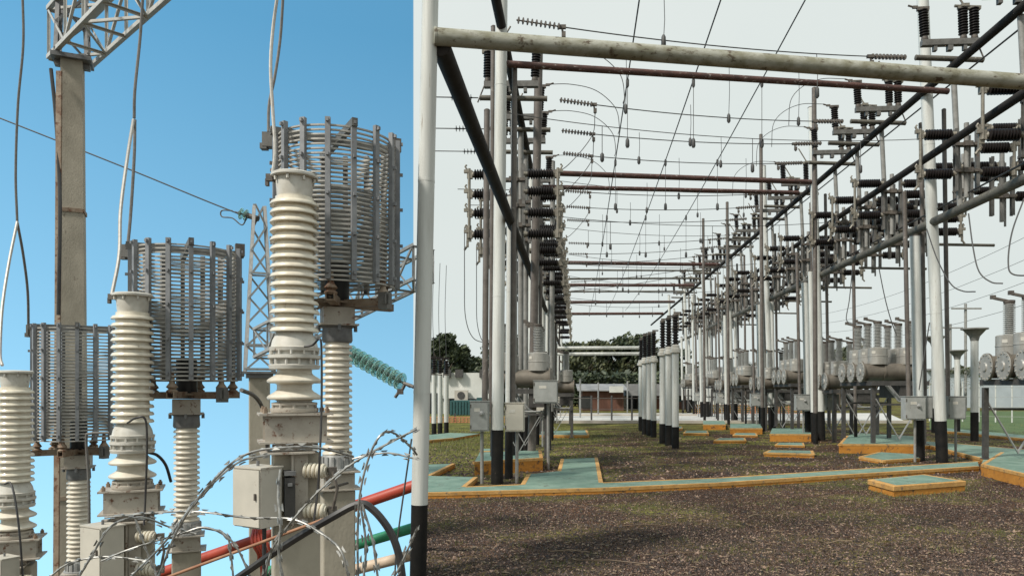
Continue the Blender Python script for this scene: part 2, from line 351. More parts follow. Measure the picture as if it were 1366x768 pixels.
# gravel, litter and grass
def scatter_stones(n, y0, y1, s0, s1):
    B = np.array([(1,0,0),(0,1,0),(-1,0,0),(0,-1,0),(0,0,1)], float)
    Fc = [(0,1,4),(1,2,4),(2,3,4),(3,0,4)]
    py = np.random.uniform(y0, y1, n); px = np.random.uniform(545, 1400, n)
    d = EYE*F/(py-HY); X = (px-CX)/F*d
    keep = (X > EX*d+.05); d = d[keep]; X = X[keep]; n = len(d)
    s = np.random.uniform(s0, s1, n)*np.random.uniform(.6,1.3,n)
    a = np.random.uniform(0, 2*PI, n); asp = np.random.uniform(.45,1,n); hh = np.random.uniform(.3,.8,n)
    V = np.zeros((n,5,3))
    jit = np.random.uniform(.6,1.2,(n,5))
    for k in range(5):
        x = B[k,0]*s*jit[:,k]+ (k==4)*np.random.uniform(-.3,.3,n)*s; y = B[k,1]*s*asp*jit[:,k]+(k==4)*np.random.uniform(-.3,.3,n)*s
        V[:,k,0] = X+x*np.cos(a)-y*np.sin(a); V[:,k,1] = d+x*np.sin(a)+y*np.cos(a); V[:,k,2] = B[k,2]*s*hh + (.001 if k==4 else -.002)
    return V.reshape(-1,3), [(i*5+f[0], i*5+f[1], i*5+f[2]) for i in range(n) for f in Fc]
def on_paths(x, y): return False
V1, F1 = scatter_stones(110000, 640, 775, .006, .020)
V2, F2 = scatter_stones(24000, 575, 640, .016, .042)
V3, F3 = scatter_stones(900, 625, 775, .018, .040)
V4, F4 = scatter_stones(1500, 648, 662, .010, .022); V4[:,2] += 0
V5, F5 = scatter_stones(900, 606, 657, .007, .014); V5[:,2] += .0935; keepz = None
V1n = len(V1); V1 = np.vstack([V1,V3,V4]); F1 = F1+[(a+V1n,b+V1n,c+V1n) for a,b,c in F3]+[(a+V1n+len(V3),b+V1n+len(V3),c+V1n+len(V3)) for a,b,c in F4]
V2n = len(V1)
me = bpy.data.meshes.new('gravel'); me.from_pydata(np.vstack([V1,V2]).tolist(), [], F1+[(a+V2n,b+V2n,c+V2n) for a,b,c in F2]); me.materials.append(M['stone'])
go = bpy.data.objects.new('gravel', me); COL.objects.link(go); go['kind'] = 'stuff'
gv, gf = [], []
def blade(x, y, h):
    a = random.uniform(0, 2*PI); w_ = h*.07; dx, dy = math.cos(a)*w_, math.sin(a)*w_; lx, ly = random.uniform(-.4,.4)*h, random.uniform(-.4,.4)*h
    o = len(gv); gv.extend([(x-dx,y-dy,-.003),(x+dx,y+dy,-.003),(x+lx,y+ly,h)]); gf.append((o,o+1,o+2))
def patch(cpx, cpy, wpx, hpx, n, h0, h1):
    for _ in range(n):
        px = random.gauss(cpx, wpx); py = random.gauss(cpy, hpx)
        if py < 566 or px < 560: continue
        p = G(px, py); blade(p.x, p.y, random.uniform(h0, h1))
for a in ((600,590,40,10,5000,.04,.10),(690,584,60,6,3500,.04,.10),(900,612,90,9,1500,.02,.05),(700,580,80,5,2000,.04,.1),(800,577,60,4,2500,.04,.10),(830,600,60,10,1500,.03,.07),(1240,655,45,6,1600,.02,.06),(780,690,160,18,1500,.012,.035),(1050,700,170,22,1500,.012,.035),(650,690,70,20,900,.012,.04),(1050,671,70,4,600,.02,.05),
          (870,676,25,2,450,.02,.05),(640,665,40,4,300,.02,.05),(1100,690,120,10,450,.015,.04),(1340,560,40,6,1500,.04,.12),(980,600,70,10,900,.03,.06),(1140,620,30,4,300,.02,.05),(700,720,120,25,500,.015,.04),(1000,740,200,18,500,.015,.04)):
    patch(*a)
for k in range(2600):                                # weeds along the kerbs and round the nearest duct cover
    q = random.random(); px = 562+q*744; py = 664.5-38*max(0,q-.3)/.7+abs(random.gauss(0,2.2))
    if math.sin(px*.045)+math.sin(px*.017+1) > .1: p = G(px,py); blade(p.x,p.y,random.uniform(.015,.05))
for k in range(1500):
    q = random.random(); px = 1157+q*134; py = 652+9*math.sin(PI*min(1,q*1.6))+random.gauss(0,3); p = G(px,py); blade(p.x,p.y,random.uniform(.015,.05))
for k in range(60):                                  # single tufts
    px, py = random.uniform(570,1360), random.uniform(640,768); p = G(px,py)
    for j in range(22): blade(p.x+random.gauss(0,.05),p.y+random.gauss(0,.05),random.uniform(.02,.06))
me = bpy.data.meshes.new('grass'); me.from_pydata(gv, [], gf); me.materials.append(M['grass'])
go = bpy.data.objects.new('grass', me); COL.objects.link(go); go['kind'] = 'stuff'
lt = MB(); random.seed(5)
for _ in range(2600):
    px, py = random.uniform(565,1380), 640+130*random.random()**.8
    p = G(px,py); l = random.uniform(.03,.10); a = random.uniform(0,2*PI); dx, dy = math.cos(a)*l/2, math.sin(a)*l/2; w_ = random.uniform(.004,.012)
    if p.x < EX*p.y+.1: continue
    h_ = random.uniform(.006,.02); lt.add([(p.x-dx,p.y-dy,h_),(p.x+dy*w_/l*2,p.y-dx*w_/l*2,h_+.008),(p.x+dx,p.y+dy,h_+.003),(p.x-dy*w_/l*2,p.y+dx*w_/l*2,h_+.004)],[(0,1,2,3)])
for px, py, l, a in ((860,703,.55,.05),(815,752,.7,-.25),(900,742,.5,.5),(1035,711,.12,.3),(1190,668,.2,.1),(1005,690,.3,.8),(760,738,.4,-.1),(1120,725,.35,.4)):
    p = G(px,py); d = Vector((math.cos(a),math.sin(a),0))*l/2
    lt.tube([p-d+Vector((0,0,.02)), p+Vector((0,.02,.035)), p+d+Vector((0,0,.02))], .006, 5)
go = lt.build('leaf_litter', 'straw'); go['kind'] = 'stuff'

# ================================================================== the hillside row: line traps, voltage transformers, pillars
def bolts(mb, c, R, n, r=.012, h=.03, a0=0):
    for k in range(n):
        a = a0+2*PI*k/n; mb.lathe(Vector(c)+Vector((R*math.cos(a),R*math.sin(a),-h/2)), (0,0,1), [(r,0),(r,h)], 6)
def rotz(a): return Matrix.Rotation(a, 3, 'Z')

def make_cvt():
    t = thing('voltage_transformer', '-', 'transformer', group='capacitor voltage transformers with cream porcelain sheds')
    R = rotz(math.radians(24)); b = MB()
    def lb(c, s): b.box(R @ Vector(c), s, R)
    lb((0,0,.272),(.50,.40,.016)); lb((0,-.15,.172),(.42,.014,.18)); lb((0,.15,.172),(.42,.014,.18)); lb((-.17,0,.172),(.014,.28,.18)); lb((.17,0,.172),(.014,.28,.18)); lb((0,0,.074),(.50,.40,.014))
    lb((-.06,-.08,.0),(.36,.30,.013)); lb((-.02,-.1,.034),(.28,.014,.05)); lb((.02,.05,.033),(.30,.014,.06))
    b.build('base_frame', 'boxsteel', t)
    for x in (-.21,.21):
        for y in (-.16,.16):
            p = R @ Vector((x,y,0)); b = MB(); b.lathe(p+Vector((0,0,.282)), (0,0,1), [(.018,0),(.018,.03),(.01,.03),(.01,.045)], 6); b.build('bolt', 'rustbeam', t)
    b = MB(); b.lathe((0,0,.284),(0,0,1),[(.165,0),(.17,.012),(.17,.03),(.145,.034),(.145,.05),(.16,.054),(.16,.07),(.125,.075)],28); bolts(b,(0,0,.33),.152,10)
    b.build('bottom_flange', 'boxsteel', t)
    b = MB(); pr = [(.122,.355)]
    for z in (.375,.495):
        pr += [(.122,z-.01),(.165,z+.015),(.178,z),(.19,z+.008),(.192,z+.02),(.18,z+.032),(.135,z+.06),(.122,z+.075)]
    pr.append((.122,.60)); b.lathe((0,0,0),(0,0,1),pr,32); b.build('lower_porcelain', 'porcelain_old', t)
    b = MB(); b.lathe((0,0,.595),(0,0,1),[(.13,0),(.175,.004),(.182,.03),(.17,.036),(.145,.036),(.145,.075),(.178,.075),(.186,.082),(.186,.105),(.15,.108),(.15,.135),(.175,.135),(.18,.16),(.165,.165)],28)
    bolts(b,(0,0,.655),.166,12,.011,.04); bolts(b,(0,0,.73),.168,12,.009,.05,.2); b.build('joint_flange', 'capwhite', t)
    b = MB(); b.lathe((0,0,.755),(0,0,1),[(.165,0),(.155,.05),(.13,.10),(.128,.13)],28); b.build('tapered_neck', 'capwhite', t)
    b = MB(); b.lathe((0,0,0),(0,0,1),sheds(.122,.172,.865,1.85,15),36); b.build('porcelain_housing', 'porcelain', t)
    b = MB(); b.lathe((0,0,1.845),(0,0,1),[(.118,0),(.125,.03),(.132,.13),(.132,.15)],28); bolts(b,(0,0,1.975),.145,8,.01,.03)
    c = b.build('top_cap', 'capwhite', t)
    b = MB(); b.lathe((0,0,1.992),(0,0,1),[(.16,0),(.166,.006),(.166,.022),(.15,.032),(.05,.036)],28); b.build('lid', 'capwhite', c)
    b = MB(); b.box((-.165,-.04,1.99),(.05,.04,.05)); b.box((-.185,-.04,1.955),(.022,.03,.05)); b.build('terminal_clamp', 'clamp', c)
    return Proto(t)

def make_trap():
    t = thing('line_trap', '-', 'line trap', group='line trap coils on porcelain columns')
    for R, ph in ((.525,0),(.43,.52)):
        b = MB(); nT = 34 if R > .5 else 20
        for i in range(nT):
            b.ring((0,0,1.575-.0405*i-ph), R, .022, .0135, 48)
        b.build('winding', 'coilturn', t)
    for k in range(16):
        a = 2*PI*k/16+.14; b = MB(); Rm = rotz(a)
        b.box(Rm @ Vector((.56,0,.935)), (.04,.044,1.39), Rm)
        for z in (.32,.66,1.0,1.33,1.62): b.box(Rm @ Vector((.592,0,z-.02)), (.03,.022,.028), Rm)
        b.build('bar', 'coilbar', t)
    b = MB()
    for a in (.14+PI/8*1, .14+PI/8*5):
        d = Vector((math.cos(a),math.sin(a),0)); b.bar(-d*.60+Vector((0,0,1.60+.002*a)), d*.60+Vector((0,0,1.60+.002*a)), .05, .07)
    b.build('top_spider', 'channel', t)
    d = Vector((math.cos(.14+PI/8*1),math.sin(.14+PI/8*1),0)); b = MB(); b.box(d*.56+Vector((0,0,1.65)), (.10,.10,.13), rotz(.5)); b.build('top_lug', 'clamp', t)
    b = MB(); Rz = rotz(.1); b.box((-.60,-.12,1.57),(.10,.10,.13),Rz); b.box((-.47,-.10,1.60),(.24,.07,.08),Rz); b.box((-.64,-.13,1.51),(.06,.08,.05),Rz); b.build('terminal_block', 'channel', t)
    b = MB(); b.lathe((0,0,.11),(0,0,1),[(.105,0),(.11,.01),(.11,.33),(.10,.35),(.03,.36)],22); b.build('tuning_unit', 'black', t)
    b = MB(); b.lathe((0,0,.085),(0,0,1),[(.15,0),(.15,.02),(.12,.024)],22); b.build('unit_plate', 'rustbeam', t)
    for k in range(3):
        a = -.35+k*PI/3; d = Vector((math.cos(a),math.sin(a),0)); b = MB(); z = .055+.0025*k
        b.bar(-d*.57+Vector((0,0,z)), d*.57+Vector((0,0,z)), .075, .012); s_ = d.cross(Vector((0,0,1)))
        for q in (-1,1): b.bar(-d*.57+s_*(.034*q)+Vector((0,0,z+.035)), d*.57+s_*(.034*q)+Vector((0,0,z+.035)), .008, .06)
        for q in (-1,1): b.lathe(d*(.5*q)+Vector((0,0,z+.05)), (0,0,1), [(.05,0),(.06,.02),(.035,.04),(.06,.06),(.03,.1),(.02,.2)], 12)
        b.build('spider_beam', 'rustbeam', t)
    b = MB(); b.box((.50,-.22,.09),(.09,.09,.15),rotz(-.3)); bolts(b,(.52,-.27,.1),.025,4,.01,.09); b.build('lower_terminal', 'channel', t)
    return Proto(t)

def make_support():
    t = thing('support_insulator', '-', 'insulator', group='porcelain columns carrying the line traps')
    R = rotz(math.radians(24)); b = MB(); b.box((0,0,1.44),(.25,.25,.138),R); b.box((0,0,1.365),(.31,.31,.014),R); b.build('top_block', 'boxsteel', t)
    b = MB(); b.lathe((0,0,1.22),(0,0,1),[(.115,0),(.125,.02),(.12,.12),(.135,.13),(.135,.138)],24); bolts(b,(0,0,1.34),.15,4,.015,.05,.4); b.build('upper_cap', 'galvdark', t)
    b = MB(); b.lathe((0,0,0),(0,0,1),sheds(.088,.122,.285,1.225,18,.42),30); b.build('porcelain_housing', 'porcelain_old', t)
    b = MB(); b.lathe((0,0,.15),(0,0,1),[(.15,0),(.15,.018),(.128,.024),(.125,.12),(.115,.14)],24)
    for k in range(16):
        a = 2*PI*k/16; b.box(Vector((.13*math.cos(a),.13*math.sin(a),.22)),(.012,.02,.10),rotz(a))
    b.build('lower_cap', 'galv', t)
    b = MB(); b.box((0,0,.07),(.25,.25,.136),R); b.box((0,0,.145),(.33,.33,.012),R); b.box((0,0,.0),(.36,.30,.012),R); b.build('base_block', 'boxsteel', t)
    return Proto(t)

cvt, trap, sup = make_cvt(), make_trap(), make_support()
SZ = (('big','nearest'),('middle','middle'),('small','farthest'))
uC = ((P(393,601,5.5),1.0),(P(177,692,6.7),.995),(P(20,752,8.0),1.02))
for (loc, s), lab in zip(uC, ('cream voltage transformer overlapping the largest line trap, nearest of the three','cream voltage transformer between the middle and the lowest line trap','cream voltage transformer cut by the left edge of the view, lowest of the three')):
    cvt.put(loc, 0, s, lab)
tops = ((450,411,6.3,1.0,.89,.90),(249,532,7.3,.965,.86,.93),(105,606,9.8,1.12,.90,1.06)); supbase = []
for (px,py,d,ss,ts,tz), l1, l2 in zip(tops, ('porcelain column under the largest line trap, behind the nearest voltage transformer','porcelain column under the middle line trap, clear against blue sky','porcelain column under the lowest line trap, in front of the tall concrete pole'),
                                  ('largest and highest grey cage coil, beside the pale seam post','middle grey cage coil between two voltage transformers','lowest grey cage coil in front of the tall concrete pole')):
    p = P(px,py,d); b = p-Vector((0,0,1.51*ss)); supbase.append((b,ss)); sup.put(b,0,ss,l1); trap.put(p-Vector((0,0,.046*tz)),0,ts,l2).scale.z = tz

def pillar(name, label, top, wx, wy, rot, group='concrete pillars under the equipment'):
    z0 = hz(top.x, top.y)-.6; b = MB(); R = rotz(rot); b.box((top.x,top.y,(top.z+z0)/2),(wx,wy,top.z-z0),R)
    o = b.build(name,'concrete',origin=(top.x,top.y,z0),smooth=False); tag(o,label,'pillar',group)
    mod = o.modifiers.new('bevel','BEVEL'); mod.width = .012; mod.segments = 2
    return o
RT = math.radians(24)
pil = []
for (loc,s), lab in zip(uC, ('concrete pillar under the nearest voltage transformer with a cabinet at its left','concrete pillar under the voltage transformer of the middle pair','concrete pillar under the leftmost voltage transformer')):
    pil.append(pillar('concrete_pillar', lab, loc+Vector((.0,.02,-.008)), .32*s, .28*s, RT))
for (loc,s), lab in zip(supbase, ('concrete pillar under the porcelain column of the largest line trap','concrete pillar under the porcelain column of the middle line trap','concrete pillar under the porcelain column of the lowest line trap')):
    pillar('concrete_pillar', lab, loc+Vector((0,0,-.008)), .26*s, .25*s, RT)

# bracket with two small post insulators on the pillar below each transformer
def make_bracket():
    t = thing('insulator_bracket', '-', 'bracket', group='brackets with small insulators on the transformer pillars')
    b = MB(); R = rotz(RT); f = R @ Vector((0,-1,0)); r = R @ Vector((1,0,0))
    b.box((0,0,0),(.10,.02,.52),R); b.box(r*(-.062)+f*(-.0),(.016,.07,.56),R); b.build('plate','boxsteel',t)
    for z in (.14,-.16):
        b = MB(); b.lathe(f*.012+r*.03+Vector((0,0,z)), f*.45+r*.9+Vector((0,0,-.05)), sheds(.032,.058,0,.16,5,.5),18); b.build('small_insulator','porcelain',t)
    b = MB(); b.box(f*.07+r*.22+Vector((0,0,.13)),(.06,.05,.06),R); b.box(f*.07+r*.22+Vector((0,0,-.17)),(.06,.05,.07),R); b.tube([f*.09+r*.22+Vector((0,0,.13)),f*.12+r*.25+Vector((0,0,.0)),f*.09+r*.22+Vector((0,0,-.16))],.012,6)
    b.bar(f*.07+r*.2+Vector((0,0,.0)),f*.03+r*.34+Vector((0,0,.03)),.03,.014); b.build('link','clamp',t)
    return Proto(t)
br = make_bracket()
R = rotz(RT)
for (loc,s), lab in zip(uC, ('bracket with two small white insulators under the nearest voltage transformer','bracket with two small white insulators under the middle voltage transformer','bracket with two small white insulators at the left edge of the view')):
    br.put(loc+(R @ Vector((.03,-.155,-.26)))*s, 0, s*.95, lab)

def make_cab():
    t = thing('control_cabinet', '-', 'cabinet', group='grey control cabinets on the pillars')
    Rc = rotz(math.radians(-28)); b = MB(); b.box((0,0,.225),(.30,.20,.45),Rc); b.box((0,0,.455),(.32,.22,.012),Rc); o = b.build('body','cabinet',t,smooth=False)
    b = MB(); b.box(Rc @ Vector((-.0,-.108,.225)),(.285,.012,.43),Rc); d = b.build('door','cabinet',t,smooth=False)
    b = MB(); b.box(Rc @ Vector((.11,-.12,.24)),(.014,.016,.05),Rc); b.build('latch','clamp',d)
    b = MB(); b.tube([(0,0,.46),(0,0,.50)],.012,6); b.build('lifting_eye','galvdark',t); b = MB(); b.tube([(.05,.0,-.012),(.05,0,-.4)],.016,6); b.build('cable_tail','cableblack',t); b = MB(); b.box((.0,0,-.008),(.2,.12,.012),Rc); b.build('gland_plate','galvdark',t)
    return Proto(t)
cab = make_cab()
cab.put(P(344,700,5.25),math.radians(0),.9,'grey control cabinet on the pillar under the nearest voltage transformer')
cab.put(P(137,768,6.35),0,.95,'grey control cabinet beside the middle voltage transformer, partly behind razor wire')
cab.put(P(6,790,7.6),0,.8,'grey control cabinet at the lower left corner of the view')
# stacked relay behind the cabinet
t = thing('relay_box','dark grey equipment box between the cabinet and the nearest pillar','box',P(386,688,5.3))
b = MB(); b.box(P(386,662,5.32),(.07,.12,.28),R); b.build('body','framedark',t); b = MB(); b.box(P(386,630,5.32),(.075,.13,.03),R); b.box(P(386,645,5.3),(.03,.14,.02),R); b.build('lid','galvdark',t)

# tall concrete pole with its steel cross-arm
d = 11.0; top = P(97,84,d); zb = hz(top.x,top.y)-.6
t = thing('concrete_pole','tall square concrete pole behind the lowest line trap, with steel bands','pole',(top.x,top.y,zb))
b = MB(); Rp = rotz(math.radians(26)); wt, wb = .135, .195; pts = []
for z, ww in ((top.z,wt),(zb,wb)):
    pts += [Vector((top.x,top.y,z))+Rp @ Vector((x*ww,y*ww,0)) for x,y in ((-1,-1),(1,-1),(1,1),(-1,1))]
b.add(pts,[(0,1,2,3),(7,6,5,4),(0,4,5,1),(1,5,6,2),(2,6,7,3),(3,7,4,0)]); b.build('shaft','concrete',t,smooth=False)
for py in (283,662):
    z = EYE+(HY-py)/F*d; f = (top.z-z)/(top.z-zb); ww = wt+(wb-wt)*f+.008; b = MB()
    for a in range(4):
        Ra = Rp @ rotz(a*PI/2); b.box(Vector((top.x,top.y,z))+Ra @ Vector((0,-ww,0)),(2*ww+.016,.016,.055),Ra)
    b.build('band','rustbeam',t)
b = MB(); p0 = P(79,95,10.62); b.bar(p0, Vector((P(74,768,10.55).x,10.55,zb+.1)), .075, .03, (0,1,0)); b.build('cable_duct','rustbeam',t)
b = MB(); b.box(top+Vector((0,0,.03)),(.50,.42,.06),Rp); b.box(top+Vector((0,0,-.04)),(.44,.10,.08),Rp); b.build('head_plate','galvdark',t)

def truss(name, label, start, direc, length, w, h, mt='galv', step=.55, t=.05, group='lattice steel arms'):
    th = thing(name,label,'lattice arm',start,group); d = Vector(direc).normalized(); s = d.cross(Vector((0,0,1))).normalized(); up = Vector((0,0,1))
    ch = [start+s*(w/2*i)+up*(h*j) for i in (-1,1) for j in (0,1)]
    for c in ch: b = MB(); b.angle(c, c+d*length, t, .008); b.build('chord',mt,th,smooth=False)
    b = MB(); n = int(length/step)
    for k in range(n+1):
        q = [c+d*(min(k*step,length)) for c in ch]; 
        for i,j in ((0,1),(2,3),(0,2),(1,3)): b.angle(q[i],q[j],t*.62,.006,d)
        if k < n:
            q2 = [c+d*((k+1)*step) for c in ch]
            for i,j in ((0,1),(2,3),(0,2),(1,3)): 
                if k%2: b.angle(q[i],q2[j],t*.6,.006)
                else: b.angle(q[j],q2[i],t*.6,.006)
    b.build('lacing',mt,th,smooth=False)
    return th
st_ = top+Vector((-.22,.25,.08))
truss('lattice_jib','pale lattice steel arm on top of the tall concrete pole, leaving the view upwards',st_,(.74,-.67,.0),5,.52,.72,'galvlight',.8,.06)
t = thing('lattice_spire','lattice steel upright on the head of the tall concrete pole','lattice mast',top+Vector((0,0,.06)))
b = MB()
for x,y in ((-1,-1),(1,-1),(1,1),(-1,1)):
    b.angle(top+Rp @ Vector((x*.19,y*.19,.07)), top+Rp @ Vector((x*.10,y*.10,2.6)), .06,.008)
b.build('legs','galvdark',t,smooth=False)
b = MB()
for k in range(6):
    for a in range(4):
        Ra = Rp @ rotz(a*PI/2); r0 = .19-.018*k; r1 = .19-.018*(k+1); b.angle(top+Ra @ Vector((-r0,-r0,.08+k*.4)), top+Ra @ Vector((r1,-r1,.08+(k+1)*.4)), .035,.006)
b.build('lacing','galvdark',t,smooth=False)

# lattice mast behind the largest line trap
d = 14.0; base = P(346,497,d)
pillar('concrete_pillar','slim concrete pole carrying the lattice mast behind the nearest transformer',base,.36,.34,RT)
t = thing('lattice_mast','tapering lattice steel mast between the middle and the largest line trap','lattice mast',base); b = MB(); H = 3.1
for x,y in ((-1,-1),(1,-1),(1,1),(-1,1)): b.angle(base+R @ Vector((x*.25,y*.25,.02)), base+R @ Vector((x*.09,y*.09,H)), .06,.008)
b.build('legs','galv',t,smooth=False); b = MB(); n = 7
for k in range(n):
    for a in range(4):
        Ra = R @ rotz(a*PI/2); f = lambda q: .25-.16*q/n
        s1 = 1 if (k+a)%2 else -1
        b.angle(base+Ra @ Vector((-f(k)*s1,-f(k),.02+H*k/n)), base+Ra @ Vector((f(k+1)*s1,-f(k+1),.02+H*(k+1)/n)), .035,.006)
        if k in (0,1,4): b.angle(base+Ra @ Vector((-f(k),-f(k),.05+H*k/n)), base+Ra @ Vector((f(k),-f(k),.05+H*k/n)), .035,.006)
b.build('lacing','galv',t,smooth=False)
b = MB(); b.box(base+Vector((.0,0,.0)),(.62,.62,.04),R); b.box(base+Vector((0,0,-.06)),(.46,.46,.08),R); b.build('base_plate','galvdark',t)
truss('lattice_jib','lattice steel arm reaching right from the slim mast, below the largest line trap',P(352,478,13.6),P(566,375,11.2)-P(352,478,13.6),(P(566,375,11.2)-P(352,478,13.6)).length,.40,.5,'galv',.42,.045)

# glass insulator strings and overhead wires of the left group
def glass_string(name, label, a, c, n, r):
    a = Vector(a); c = Vector(c); ax = (c-a).normalized(); Ln = (c-a).length
    t = thing(name,label,'insulator string',a,'green glass insulator strings'); pch = Ln/n
    for k in range(n):
        b = MB(); b.lathe(a+ax*(k*pch), ax, [(r*.25,pch*.3),(r*.6,pch*.3),(r,pch*.55),(r*.98,pch*.62),(r*.7,pch*.56),(r*.6,pch*.72),(r*.4,pch*.6),(r*.2,pch*.6)],18); b.build('glass_disc','glassins',t)
    b = MB(); b.tube([a-ax*.06,c+ax*.12],r*.13,6)
    for k in range(n): b.lathe(a+ax*(k*pch),ax,[(r*.3,0),(r*.36,pch*.12),(r*.3,pch*.34)],10)
    b.build('pins','clamp',t); return t
ga, gc = P(463,469,8.6), P(537,510,8.2)
glass_string('glass_insulator','long green glass insulator string below the largest line trap',ga,gc,10,.10)
t = thing('string_clamp','dark dead-end clamp with tail wire at the end of the glass string','clamp',P(541,513,8.15))
b = MB(); b.tube([P(539,511,8.15),P(548,514,8.1),P(552,516,8.08)],.02,6); b.tube([P(541,511,8.15),P(537,519,8.15),P(531,524,8.15),P(527,530,8.15)],.018,6); b.box(P(534,522,8.15),(.06,.05,.06)); b.build('clamp_body','clamp',t)
wl = MB(); wl.tube(curve_pts([P(-30,146,14),P(160,221,14),P(270,266,14),P(318,285,14)]),.014,6)
tag(wl.build('overhead_wire','wire',origin=P(-30,146,14)),'thin dark wire crossing the blue sky from the left edge','wire')
t = glass_string('glass_insulator','two green glass discs with wire loop left of the slim lattice mast',P(318,284,14),P(331,288,14),2,.11)
b = MB(); b.tube([P(329,287,14),P(345,292,14)],.05,8); b.tube(curve_pts([P(330,288,14),P(323,300,14),P(310,291,14),P(296,289,14),P(296,281,14),P(310,281,14)]),.012,6); b.build('loop','clamp',t)

def cable(name, label, pts, r, m, cat='cable', group='hanging droppers and cables', n=10):
    o = MB().tube(curve_pts(pts,n), r, 7).build(name, m, origin=Vector(pts[0])); return tag(o,label,cat,group)
cable('dropper','dark dropper falling along the left edge of the view',[P(30,-12,9),P(31,60,9),P(24,140,9),P(21,230,9),P(23,295,9)],.014,'cable')
cable('dropper','pale dropper tail leading to the leftmost transformer',[P(23,296,8.9),P(12,350,8.6),P(3,410,8.3),P(0,470,8.05),P(3,487,7.95)],.016,'cablelight')
cable('dropper','dark dropper tail leading to the lowest line trap',[P(23,296,9.0),P(31,340,9.2),P(37,390,9.4),P(38,447,9.6)],.015,'cable')
cable('dropper','dark dropper hanging between the tall pole and the middle line trap',[P(191,-12,8),P(187,50,8),P(180,120,7.9),P(179,158,7.9)],.015,'cable')
cable('dropper','pale dropper tail bending down to the middle transformer',[P(178,160,7.8),P(170,210,7.4),P(161,280,7.1),P(159,340,6.9),P(149,394,6.65)],.016,'cablelight')
cable('dropper','dark dropper tail going straight down to the middle line trap',[P(180,160,7.8),P(179,210,7.7),P(174,290,7.6),P(169,340,7.5)],.015,'cable')
cable('dropper','pale dropper falling to the nearest transformer lid',[P(371,-12,6),P(364,40,6),P(361,90,5.9),P(364,150,5.8),P(367,200,5.7),P(363,238,5.6)],.013,'cablelight')
cable('dropper','dark dropper crossing the pale one above the largest line trap',[P(378,-12,6.4),P(374,50,6.4),P(367,100,6.35),P(359,140,6.3),P(358,176,6.25)],.012,'cable')
cable('cable','dark cable running down the left edge of the tall concrete pole',[P(68,92,10.7),P(74,150,10.65),P(79,230,10.6),P(80,300,10.5),P(78,420,10.5)],.025,'cableblack')
cable('cable','thin black cable down the front of the nearest transformer',[P(406,462,5.3),P(417,460,5.28),P(427,452,5.25),P(429,475,5.25),P(429,540,5.25),P(427,600,5.2),P(424,650,5.2),P(418,700,5.15)],.008,'cableblack')
cable('cable','thin black cable down the front of the middle transformer',[P(170,564,6.5),P(182,557,6.4),P(194,560,6.4),P(196,600,6.4),P(194,660,6.4),P(192,700,6.35)],.009,'cableblack')
cable('cable','thin black cable down the front of the leftmost transformer',[P(6,645,7.7),P(14,644,7.7),P(20,665,7.65),P(26,710,7.6),P(31,775,7.6)],.010,'cableblack')
cable('cable','black cable arching between the middle transformer and its porcelain column',[P(198,603,6.8),P(210,607,6.9),P(221,620,7.0),P(228,642,7.1)],.014,'cableblack')
cable('cable','grey cable leaving the middle line trap to the right',[P(322,520,6.9),P(338,527,7.2),P(349,541,7.5),P(354,562,7.8),P(357,600,8)],.020,'cable')
cable('cable','grey cable from the lowest line trap dropping beside the pole',[P(146,577,9),P(120,578,9),P(115,586,9),P(118,640,9),P(119,700,9),P(118,775,9)],.016,'cable')
cable('dropper','thin black wire falling beside the pale seam post',[P(549,585,5),P(541,640,5),P(530,720,5),P(526,778,5)],.006,'wire')
# painted pipes and hose in the foreground
def strut(name, label, a, c, r, m, cat='pipe', group=None):
    a = Vector(a); b = MB().tube([a, a.lerp(Vector(c),.5), c], r, 14); return tag(b.build(name,m,origin=a),label,cat,group)
strut('red_pipe','red painted pipe rising to the right behind the concrete pillars',P(190,772,7.9),P(556,646,7.3),.058,'redpipe')
strut('green_pipe','green painted pipe rising to the right below the red pipe',P(356,762,8.3),P(556,702,7.6),.055,'greenpipe')
strut('cream_pipe','cream painted pipe rising to the right, lowest of the painted pipes',P(430,770,7.0),P(557,738,6.8),.05,'creampipe')
strut('rusty_rod','thin rusty rod crossing in front of the pillars',P(200,778,4.8),P(470,678,4.6),.010,'rustrod')
cable('black_hose','thick black hose arching over the lower middle of the razor wire',[P(305,778,4.2),P(380,727,4.1),P(440,691,4.0),P(478,672,4.0),P(498,680,4.0),P(520,708,4.0),P(532,740,4.0),P(538,780,4.0)],.021,'cableblack',cat='hose',group='hoses and slings')
t = thing('red_sling','red strap wound around the red pipe beside the cabinet','sling',P(345,742,7.3))
b = MB()
for k in range(5):
    a = P(338+3*k,706,7.35); b.tube(curve_pts([a,P(336+5*k,722,7.2),P(345+4*k,740,7.25),P(342+3*k,752,7.35)]),.014,6)
b.build('cords','redpipe',t); b = MB(); b.tube([P(348,705,7.3),P(352,775,7.3)],.03,8); b.build('tail','redpipe',t)
